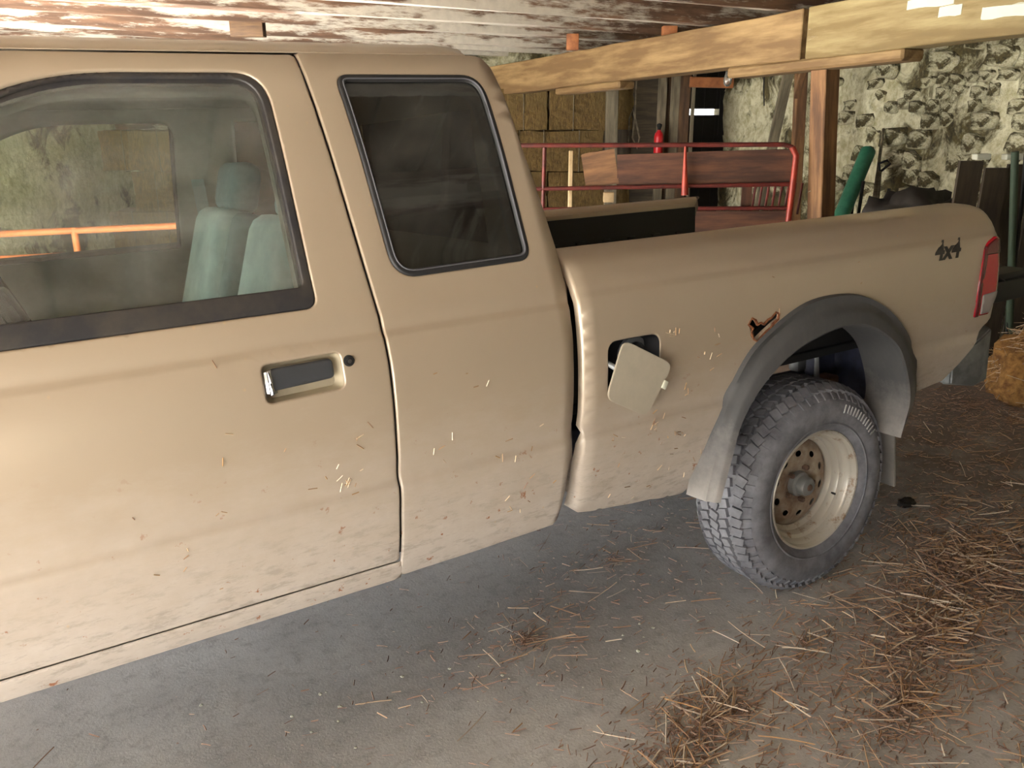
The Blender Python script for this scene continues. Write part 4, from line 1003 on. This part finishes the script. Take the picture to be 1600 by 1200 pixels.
# ---- chassis seen under the bed
for y in (.42, W_-.42): box('frame_rail', (-1.2, y, .60), (4.6, .07, .13), CHASM, T, bev=.01)
tube('rear_axle', [(0, .16, .379), (0, .55, .379), (0, W_-.55, .379), (0, W_-.16, .379)], .04, RUSTM, T, 12)
dfh = lathe('differential', [(0, -.13), (.07, -.12), (.13, -.06), (.145, 0), (.13, .06), (.07, .12), (0, .13)], RUSTM, T, 20, loc=(0, .85, .379))
for y in (.34, W_-.34):
    bm = bmesh.new()
    for k in range(4):
        L = .62-.12*k; tube_bm(bm, [(-L, y, .56+.0*k), (-L*.5, y, .47-.012*k), (0, y, .44-.012*k), (L*.5, y, .47-.012*k), (L, y, .56)], .011, 6)
    from_bm('leaf_spring', bm, RUSTM, T, None, 50)
    yo = (lambda a: a if y < 1 else W_-a)
    tube('shock_absorber', [(.19, yo(.22), .96), (.22, yo(.23), .76), (.26, yo(.25), .46)], [.008, .008, .020], GALV, T, 10)
    box('shock_mount', (.27, yo(.25), .915), (.16, .05, .022), GALV, T, bev=.006)
    box('spring_bracket', (.36, yo(.33), .72), (.10, .07, .20), CHASM, T, bev=.015)
    box('inner_fender', (.455, yo(.33), .80), (.012, .34, .44), CHASM, T, bev=.004)
    box('bed_crossmember', (.10, yo(.45), .86), (.60, .05, .14), DARKM, T, bev=.01)
    box('bump_stop', (.20, yo(.30), .745), (.05, .05, .06), GALV, T, bev=.012)
    box('spring_perch', (.30, yo(.27), .66), (.12, .07, .05), RUSTM, T, bev=.012)
# wheel-well liner: half drum under each bed side
for side in (0, 1):
    for (cx, ya, yb, rad) in ((0, .10, .42, .54), (-3.33, .10, .42, .46)):
        bm = bmesh.new(); r0 = []; A = np.linspace(R(8) if cx else R(92), R(172), 20)
        for a in A:
            z = (.40 if cx else .50)+rad*math.sin(a)*(1.0 if cx else .98); x = cx+rad*.93*math.cos(a)
            r0.append([bm.verts.new((x, W_-y if side else y, min(z, 1.03 if not cx else 9))) for y in (ya, yb)])
        for a, b in zip(r0, r0[1:]): bm.faces.new((a[0], a[1], b[1], b[0]))
        from_bm('wheel_well', bm, BLACKM, T, None, 60)
tube('drive_shaft', [(-2.4, .85, .50), (-.14, .85, .40)], .035, DARKM, T, 12)
tube('exhaust_pipe', [(-2.6, 1.15, .42), (-.6, 1.2, .46), (-.1, 1.22, .60), (.5, 1.25, .55), (.9, 1.4, .50)], .03, RUSTM, T, 10)
box('fuel_tank', (-.85, .62, .60), (.62, .30, .24), BLACKM, T, bev=.04, seg=3)
tube('brake_line', [(.02, .40, .95), (.05, .36, .80), (.02, .30, .55)], .006, GALV, T, 6)

# ---- wheels
RC = .379
TP = [(.205, .034), (.213, .026), (.228, .016), (.250, .006), (.275, .001), (.297, .002), (.315, .008), (.331, .019), (.345, .034), (.357, .051), (.365, .074), (.369, .130)]
TP = TP+[(r, .260-y) for r, y in TP[-2::-1]]
RP = [(.2145, .034), (.2150, .026), (.2115, .021), (.2065, .023), (.2045, .032), (.2020, .042), (.1965, .046), (.1935, .052), (.1905, .068), (.1865, .072), (.1800, .076), (.1765, .084), (.1740, .104), (.1660, .112), (.160, .116), (.156, .150), (.156, .215), (.205, .225), (.215, .222)]
holes = []
for k in range(10):
    a = R(10+36*k); c = (.1135*math.cos(a), .1135*math.sin(a)); L = []
    for j in range(10):
        b = 2*math.pi*j/10; u = .0105*math.cos(b); v = .0145*math.sin(b); L.append((c[0]+u*math.cos(a)-v*math.sin(a), c[1]+u*math.sin(a)+v*math.cos(a)))
    holes.append(L)
def discf(Q, dep):
    r = np.hypot(Q[:, 0], Q[:, 1]); y = np.interp(r, [0, .05, .075, .09, .135, .158, .17], [.112, .110, .098, .094, .104, .121, .124])
    return np.stack([Q[:, 0], y+dep, Q[:, 1]], 1)
def make_wheel():
    w = lathe('wheel', RP, RIM, T, 64, ang=30)
    tire = lathe('tire', TP, TIREM, w, 72, closed=False, ang=50)
    dk = panel('rim_disc', [(.160*math.cos(a), .160*math.sin(a)) for a in np.linspace(0, 2*math.pi, 61)[:-1]], holes, None, DISC, w, step=.016, lip=.003, flange=.008, dens=.006, flat=discf)
    # tread blocks: five rows round the tire, too small to pick apart
    bm = bmesh.new(); rng = random.Random(2); N = 64
    for row, (y, wy) in enumerate(((.045, .036), (.088, .034), (.130, .034), (.172, .034), (.216, .036))):
        for k in range(N):
            a = 2*math.pi*(k+.5*(row % 2)+rng.uniform(-.07, .07))/N; rr = .3585 if row in (0, 4) else .3695
            sk_ = R(18 if row % 2 else -18)
            M = Matrix.Rotation(-a, 4, 'Y') @ Matrix.Translation((rr, y, 0)) @ Matrix.Rotation(R(-34 if row == 0 else 34 if row == 4 else 0), 4, 'Z') @ Matrix.Rotation(sk_, 4, 'X')
            r = bmesh.ops.create_cube(bm, size=1)
            for v in r['verts']: v.co = M @ Vector((v.co.x*.015, v.co.y*wy, v.co.z*.030*(1 if row in (0, 4) else .94)))
    for k in range(56):   # shoulder ribs reaching down the sidewall
        a = 2*math.pi*(k+.3)/56; M = Matrix.Rotation(-a, 4, 'Y') @ Matrix.Translation((.335, .0225, 0)) @ Matrix.Rotation(R(-48), 4, 'Z')
        r = bmesh.ops.create_cube(bm, size=1)
        for v in r['verts']: v.co = M @ Vector((v.co.x*.008, v.co.y*.030, v.co.z*(.020 if k % 2 else .012)))
    tr = from_bm('tread_blocks', bm, TIREM, w); tr['kind'] = 'stuff'
    # moulded sidewall ring and scuffed raised marks
    lathe('sidewall_ring', [(.238, .0085), (.240, .0045), (.243, .0045), (.246, .0055)], TIREM, w, 72)
    bm = bmesh.new()
    for a0, n_ in ((58, 12),):
        for k in range(n_):
            a = R(a0+k*3.4+rng.uniform(-.3, .3)); M = Matrix.Rotation(-a, 4, 'Y') @ Matrix.Translation((.296, -.0012, 0))
            add_box(bm, (0, 0, 0), (1, 1, 1)) if False else None
            r = bmesh.ops.create_cube(bm, size=1)
            for v in r['verts']: v.co = M @ Vector((v.co.x*rng.choice((.030, .026)), v.co.y*.003, v.co.z*.0045))
            if False:
                r = bmesh.ops.create_cube(bm, size=1)
                for v in r['verts']: v.co = M @ (Vector((v.co.x*.005, v.co.y*.003, v.co.z*.014))+Vector((rng.choice((-.011, 0, .011)), 0, .004)))
    rl = from_bm('raised_marks', bm, TIRELET, w); rl['kind'] = 'stuff'
    lathe('brake_drum', [(0, .128), (.13, .128), (.148, .135), (.148, .21)], BLACKM, w, 32)
    lathe('hub_cap', [(0, .052), (.020, .052), (.030, .056), (.034, .064), (.034, .085), (.043, .090), (.046, .100), (.046, .112)], HUBM, w, 32, ang=35)
    lathe('cap_bead', [(0, .047), (.010, .048), (.013, .053)], RUSTM, w, 16)
    for k in range(5):
        a = 2*math.pi*k/5+.3; n_ = lathe('lug_nut', [(0, .083), (.006, .083), (.010, .087), (.0105, .105)], CHROME if False else RUSTM, w, 6, loc=(.062*math.cos(a), 0, .062*math.sin(a)), ang=20)
    tube('valve_stem', [(.178, .088, .0), (.176, .072, 0)], .004, BLACKM, w, 8)
    return w
w0 = make_wheel(); w0.location = (0, 0, RC)
w0.rotation_euler = (0, R(24), 0)
def dupw(loc, flip, steer=0):
    r = w0.copy(); COL.objects.link(r); r.parent = T; r.location = loc; r.rotation_euler = (0, R(50), math.pi if flip else steer)
    for c in list(w0.children):
        q = c.copy(); COL.objects.link(q); q.parent = r
    return r
dupw((0, W_, RC), True); dupw((-3.33, 0, RC), False); dupw((-3.33, W_, RC), True)
bpy.context.view_layer.update()
